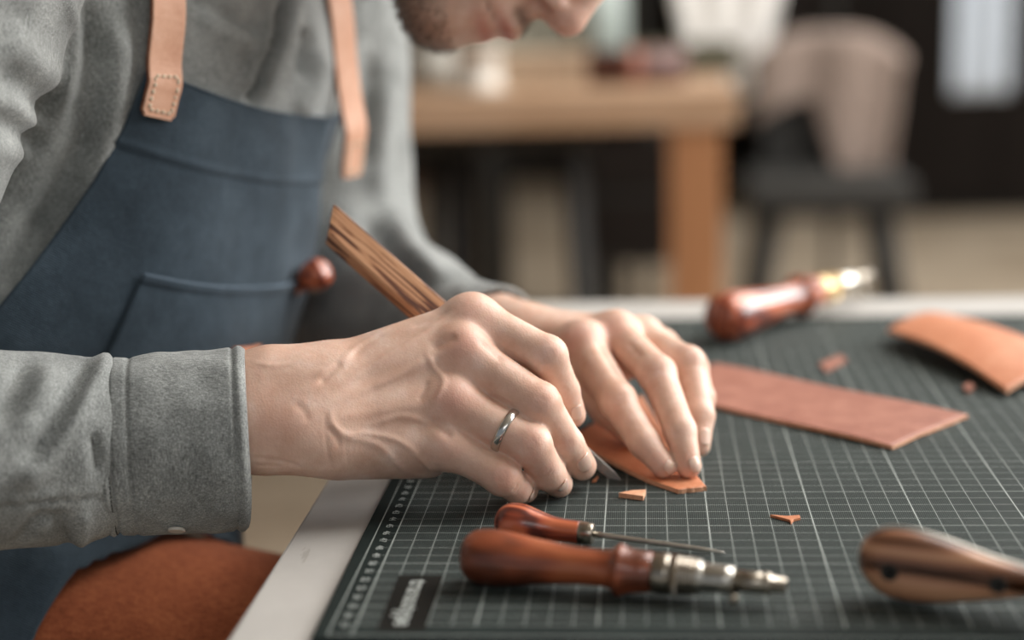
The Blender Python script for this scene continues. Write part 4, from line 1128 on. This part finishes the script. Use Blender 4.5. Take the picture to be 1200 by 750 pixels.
# tan leather loop low on the bib, just above the cuff
LOOP = (-.10, -12.9)
lp = patch('leather_loop', lambda a_, b_: bib_point(LOOP[0]+.17*a_, LOOP[1]-1.9*b_, .65+.15*math.sin(math.pi*a_)), 16, 8, M_lea_orange, apron, .25); lp['label'] = 'tan leather loop on the pocket'

# ------------------------------------------------------------------ background: bench, chair, cupboard
def bx(c, d, R=None): return MB().box(c, d, R)
DB = 257.
lg0 = P(818, 250, DB); Yb = lg0[1]; topz = P(700, 108, DB)[2]
M_oak = wood('pale_oak', [(.2, '#a07e60'), (.5, '#ad8b6d'), (.8, '#b8987c')], 9, (.2, 1, 1), 3, .5)
M_oak_leg = wood('orange_oak', [(.2, '#a9764f'), (.5, '#ba865f'), (.8, '#c5946f')], 9, (1, 1, .2), 3, .5)
bench = thing('workbench', 'wooden bench in the background with thick top and square leg', 'table', (-.3, Yb*S, FLOOR*S))
bxr = P(862, 120, DB)[0]; bxl = bxr-175
bx(((bxl+bxr)/2, Yb+34, topz-2.8), (bxr-bxl, 76, 5.6)).obj('bench_top', M_oak, bench, bevel=.3)
for x in (lg0[0], bxl+12):
    for y in (Yb, Yb+66): bx((x, y, (topz-5.6+FLOOR)/2), (7.4, 6.5, topz-5.6-FLOOR)).obj('bench_leg', M_oak_leg, bench, bevel=.3)
bx(((bxl+bxr)/2, Yb+66, topz-10), (bxr-bxl-30, 3, 8)).obj('bench_apron', M_dark, bench)
def on_bench(px, dy): 
    p = P(px, 90, DB+dy); return A(p[0], Yb+dy, topz)
# things on the bench
q_ = on_bench(562, 14)
cp = frame_thing('thread_spool', 'round pale spool standing on the background bench below the chin', 'spool', q_, A(0, 0, 1), A(1, 0, 0))
MB().lathe([(0, 4.6), (.8, 4.7), (.9, 3.9), (7.4, 3.9), (7.5, 4.7), (8.3, 4.6), (8.3, 1.0)], 36).obj('spool_body', M_white, cp, True, world=False)
q_ = on_bench(505, 30)
cp = frame_thing('storage_tin', 'squat pale grey tin on the bench beside the spool', 'tin', q_, A(0, 0, 1), A(1, 0, 0))
MB().lathe([(0, 5.0), (.2, 5.2), (7.6, 5.2)], 36).obj('tin_body', plain('grey_paint', '#9b978d', .5), cp, True, world=False)
MB().lathe([(7.5, 5.35), (9.2, 5.35), (9.5, 5.1), (9.5, .1)], 36).obj('lid', plain('grey_paint_lid', '#8d8a82', .45), cp, True, world=False)
q_ = on_bench(640, 22)
bk = thing('cardboard_box', 'low beige cardboard box on the bench beneath the nose', 'box', q_*S)
bx(q_+A(0, 0, 2.6), (15, 11, 5.2)).obj('carton', plain('beige_card', '#b09a82', .8), bk)
bx(q_+A(0, 0, 5.5), (15.4, 11.4, .9)).obj('lid', plain('beige_card_lid', '#baa58d', .8), bk)
q_ = on_bench(742, 20)
ba_ = thing('leather_roll', 'dark oxblood leather roll lying on the bench', 'leather', q_*S)
mb = MB(); mb.tube([q_+A(-9, 0, 3.0), q_+A(9, 2, 3.0)], 3.0, 24); mb.obj('roll', plain('oxblood_leather', '#55332a', .5), ba_, True)
mb = MB(); mb.tube([q_+A(-1, .2, 3.0), q_+A(1, .4, 3.0)], 3.2, 24); mb.obj('tie', M_lea_red, ba_, True)
q_ = on_bench(700, 62)
jr = frame_thing('glass_jar', 'pale teal jar standing at the back of the bench', 'jar', q_, A(0, 0, 1), A(1, 0, 0))
MB().lathe([(0, 5.5), (.3, 6), (15, 6), (17, 5.0), (19, 5.0)], 36).obj('jar_body', plain('pale_teal_glaze', '#99a39d', .4), jr, True, world=False)
MB().lathe([(18.8, 5.3), (21, 5.3), (21.2, .2)], 36).obj('lid', plain('grey_lid', '#7d827c', .4), jr, True, world=False)
q_ = on_bench(800, 50)
tn_ = thing('tool_tray', 'dark olive tray on the right part of the bench', 'tray', q_*S)
bx(q_+A(0, 0, .6), (20, 16, 1.2)).obj('tray_base', plain('olive_paint', '#565546', .6), tn_)
for dx, dy, sx, sy in ((0, -8, 20, .8), (0, 8, 20, .8), (-9.6, 0, .8, 16), (9.6, 0, .8, 16)): bx(q_+A(dx, dy, 3), (sx, sy, 5)).obj('tray_side', plain('olive_side', '#5b5a4a', .6), tn_)

p0, p1 = P(548, 30, 400), P(732, 30, 400); p = (p0+p1)/2
tc = thing('tool_cabinet', 'olive grey cabinet on black legs standing behind the bench', 'cabinet', (p[0]*S, p[1]*S, FLOOR*S))
M_olive = plain('olive_grey_paint', '#8d897a', .6)
bx((p[0], p[1]+20, 40), (p1[0]-p0[0], 38, 104)).obj('carcass', M_olive, tc, bevel=.5)
for k in range(2):
    for z in (6, 40, 74): bx((p0[0]+(p1[0]-p0[0])*(k+.5)/2, p[1]+.4, z), ((p1[0]-p0[0])/2-3, 2, 28)).obj('drawer', M_olive, tc, bevel=.4)
for sx in (-1, 1):
    for sy in (4, 36): bx((p[0]+sx*((p1[0]-p0[0])/2-4), p[1]+sy, (-12+FLOOR)/2), (4, 4, -12-FLOOR)).obj('leg', M_black, tc)

# black shelf unit and stools under and behind the bench
def stool(px, D, label, hz, wd=30):
    p = P(px, 200, D); st_ = thing('stool', label, 'stool', (p[0]*S, p[1]*S, FLOOR*S))
    bx((p[0], p[1], hz), (wd, wd, 4)).obj('seat', M_black, st_, bevel=1)
    for sx in (-1, 1):
        for sy in (-1, 1):
            mb = MB(); mb.tube([(p[0]+sx*wd*.36, p[1]+sy*wd*.36, hz-2), (p[0]+sx*wd*.46, p[1]+sy*wd*.46, FLOOR)], 1.5, 10); mb.obj('leg', M_black, st_, True)
    mb = MB(); mb.tube([(p[0]-wd*.43, p[1]-wd*.43, hz-32), (p[0]+wd*.43, p[1]-wd*.43, hz-32)], 1.0, 8); mb.obj('foot_rail', M_black, st_, True)
    return st_
stool(595, 300, 'black stool with slim legs tucked under the background bench', -2, 34)
p = P(762, 190, 330)
p = p+A(0, 42, 0)
dr = thing('drawer_unit', 'black drawer unit hanging behind the bench leg', 'cabinet', (p[0]*S, p[1]*S, FLOOR*S))
bx((p[0]-2, p[1]+6, -23), (26, 36, 34)).obj('carcass', M_black, dr, bevel=.5)
bx((p[0]-2, p[1]-12.6, -16), (23, 1.4, 12)).obj('drawer', M_dark, dr, bevel=.3); bx((p[0]-2, p[1]-12.6, -31), (23, 1.4, 13)).obj('drawer', M_dark, dr, bevel=.3)
for sx in (-1, 1):
    for sy in (-1, 1): bx((p[0]-2+sx*11, p[1]+6+sy*15, (-40+FLOOR)/2), (2.5, 2.5, -40-FLOOR)).obj('leg', M_black, dr)
p = P(440, 220, 440)
sh_ = thing('shelf_rack', 'dark brown shelf rack behind the man and the bench', 'shelf', (p[0]*S, p[1]*S, FLOOR*S))
for x in (p[0]-48, p[0]+26): bx((x, p[1], 0), (4, 34, 150)).obj('side_panel', M_dark, sh_)
for z in (-62, -28, 6, 40, 72): bx((p[0]-11, p[1], z), (70, 34, 3)).obj('shelf', plain('brown_shelf', '#4a3729', .7), sh_)

# chair with a beige throw, white cloth, dark cupboard
p = P(965, 215, 400); cz = P(965, 205, 400)[2]
chr_ = thing('chair', 'black chair with splayed legs standing right of the bench', 'chair', (p[0]*S, p[1]*S, FLOOR*S))
bx((p[0], p[1], cz-3), (40, 40, 7)).obj('seat', M_black, chr_, bevel=1.2)
mb = MB(); mb.box((p[0]-2, p[1]+17, cz+15), (24, 3, 32)); mb.obj('backrest', M_black, chr_)
for sx in (-1, 1):
    for sy in (-1, 1):
        mb = MB(); mb.tube([(p[0]+sx*13, p[1]+sy*13, cz-5), (p[0]+sx*20, p[1]+sy*19, FLOOR)], 2.3, 12); mb.obj('leg', M_black, chr_, True)
vs_ = []; nu, nv = 44, 40
M_throw = cloth('beige_wool', '#6f6056', '#8a7a70', '#a2938a', 300, .5)
for i in range(nu):
    a_ = i/(nu-1); xo = -20+38*a_; zt_ = 33.5-7*abs(a_*2-1)**3
    dl = 15+19*max(0, min(1, (a_-.42)/.2))-4*max(0, (a_-.85)/.15)
    for j in range(nv):
        q_ = j/(nv-1)*(dl+5+14); fl = 1.0+.8*math.sin(a_*13)
        if q_ < dl: yz = (13.2-fl, zt_-dl+q_); sh = -4*a_*max(0, (dl-q_)/34)
        elif q_ < dl+5: yz = (13.2-fl+(q_-dl)*1.25, zt_+1.2*math.sin((q_-dl)/5*math.pi)); sh = 0
        else: yz = (19.6, zt_-(q_-dl-5)); sh = 0
        vs_.append(A(p[0]+xo+3.5+sh, p[1]+yz[0], cz+yz[1]))
fs_ = [(i*nv+j, i*nv+j+1, (i+1)*nv+j+1, (i+1)*nv+j) for i in range(nu-1) for j in range(nv-1)]
o = mesh_obj('throw_blanket', vs_, fs_, M_throw); md = o.modifiers.new('thickness', 'SOLIDIFY'); md.thickness = .015
tag(o, 'beige woolly throw draped over the black chair', 'blanket')
# white dust sheet hung at the far end of the bench
p = P(862, 20, 420); vs_ = []; nu, nv = 60, 40; zl = P(862, 132, 420)[2]; zt = ZC-60
M_sheet = cloth('white_linen', '#dedad4', '#e8e5e0', '#f0ede9', 300, .3)
for i in range(nu):
    for j in range(nv):
        a_, b_ = i/(nu-1)*2-1, j/(nv-1); wd = 8+15*min(1, b_*2.6)
        vs_.append(A(p[0]+a_*wd-2+4*(1-b_)*0, p[1]+2.2*math.sin(a_*9)*(.4+b_*.6), zl+(zt-zl)*b_+3*abs(a_)*(1-b_)))
fs_ = [(i*nv+j, i*nv+j+1, (i+1)*nv+j+1, (i+1)*nv+j) for i in range(nu-1) for j in range(nv-1)]
o = mesh_obj('dust_sheet', vs_, fs_, M_sheet); md = o.modifiers.new('thickness', 'SOLIDIFY'); md.thickness = .006
tag(o, 'white linen cloth hanging beyond the bench end', 'cloth')
rl = thing('clothes_rail', 'thin black rail that carries the white cloth', 'rail', (p[0]*S, p[1]*S, FLOOR*S))
mb = MB(); mb.tube([(p[0]-26, p[1], zt), (p[0]+26, p[1], zt)], 1.2, 12); mb.obj('bar', M_black, rl, True)
for sx in (-1, 1):
    mb = MB(); mb.tube([(p[0]+sx*26, p[1], zt+1), (p[0]+sx*26, p[1], FLOOR)], 1.2, 12); mb.obj('post', M_black, rl, True)
# dark cupboard along the back at the right
x0, x1 = P(905, 200, 640)[0], P(1290, 200, 640)[0]; yy = P(1100, 200, 640)[1]
zb = P(1100, 214, 640)[2]
cb = thing('cupboard', 'tall dark brown cupboard across the back right of the workshop', 'cupboard', ((x0+x1)/2*S, yy*S, FLOOR*S))
bx(((x0+x1)/2, yy+25, (120+FLOOR+6)/2), (x1-x0, 50, 120-FLOOR-6)).obj('carcass', M_dark, cb)
bx(((x0+x1)/2, yy+27, FLOOR+3), (x1-x0-6, 44, 6)).obj('plinth', M_black, cb)
for k in range(3):
    xx = x0+(x1-x0)*(k+.5)/3; o = bx((xx, yy-1, 22), ((x1-x0)/3-2, 2, 180)).obj('door', M_dark, cb, bevel=.3)
    mb = MB(); mb.tube([(xx+12, yy-4, 10), (xx+12, yy-4, 30)], 1.0, 8); h_ = mb.obj('handle', M_black, None, True); h_.parent = o; h_.location = (0, 0, 0) if False else -o.location-Vector(cb.location)
p = P(1150, 60, 560)
tw = thing('hanging_towel', 'pale blue grey towel hanging on the dark back wall', 'towel', (p[0]*S, p[1]*S, .3))
zl = P(1150, 112, 560)[2]; vs_ = []
for i in range(24):
    for j in range(20):
        a_, b_ = i/23*2-1, j/19; vs_.append(A(p[0]+a_*10.5, p[1]+1.2*math.sin(a_*8), zl+85*b_))
fs_ = [(i*20+j, i*20+j+1, (i+1)*20+j+1, (i+1)*20+j) for i in range(23) for j in range(19)]
o = mesh_obj('towel_cloth', vs_, fs_, cloth('blue_grey_terry', '#b4bfcb', '#c5ced8', '#d4dbe2', 300), tw); md = o.modifiers.new('thickness', 'SOLIDIFY'); md.thickness = .01
mb = MB(); mb.tube([(p[0]-13, p[1], zl+85), (p[0]+13, p[1], zl+85)], .8, 8); mb.tube([(p[0], p[1], zl+85), (p[0], yy-3, zl+85)], .8, 8); mb.obj('towel_bar', M_black, tw, True)
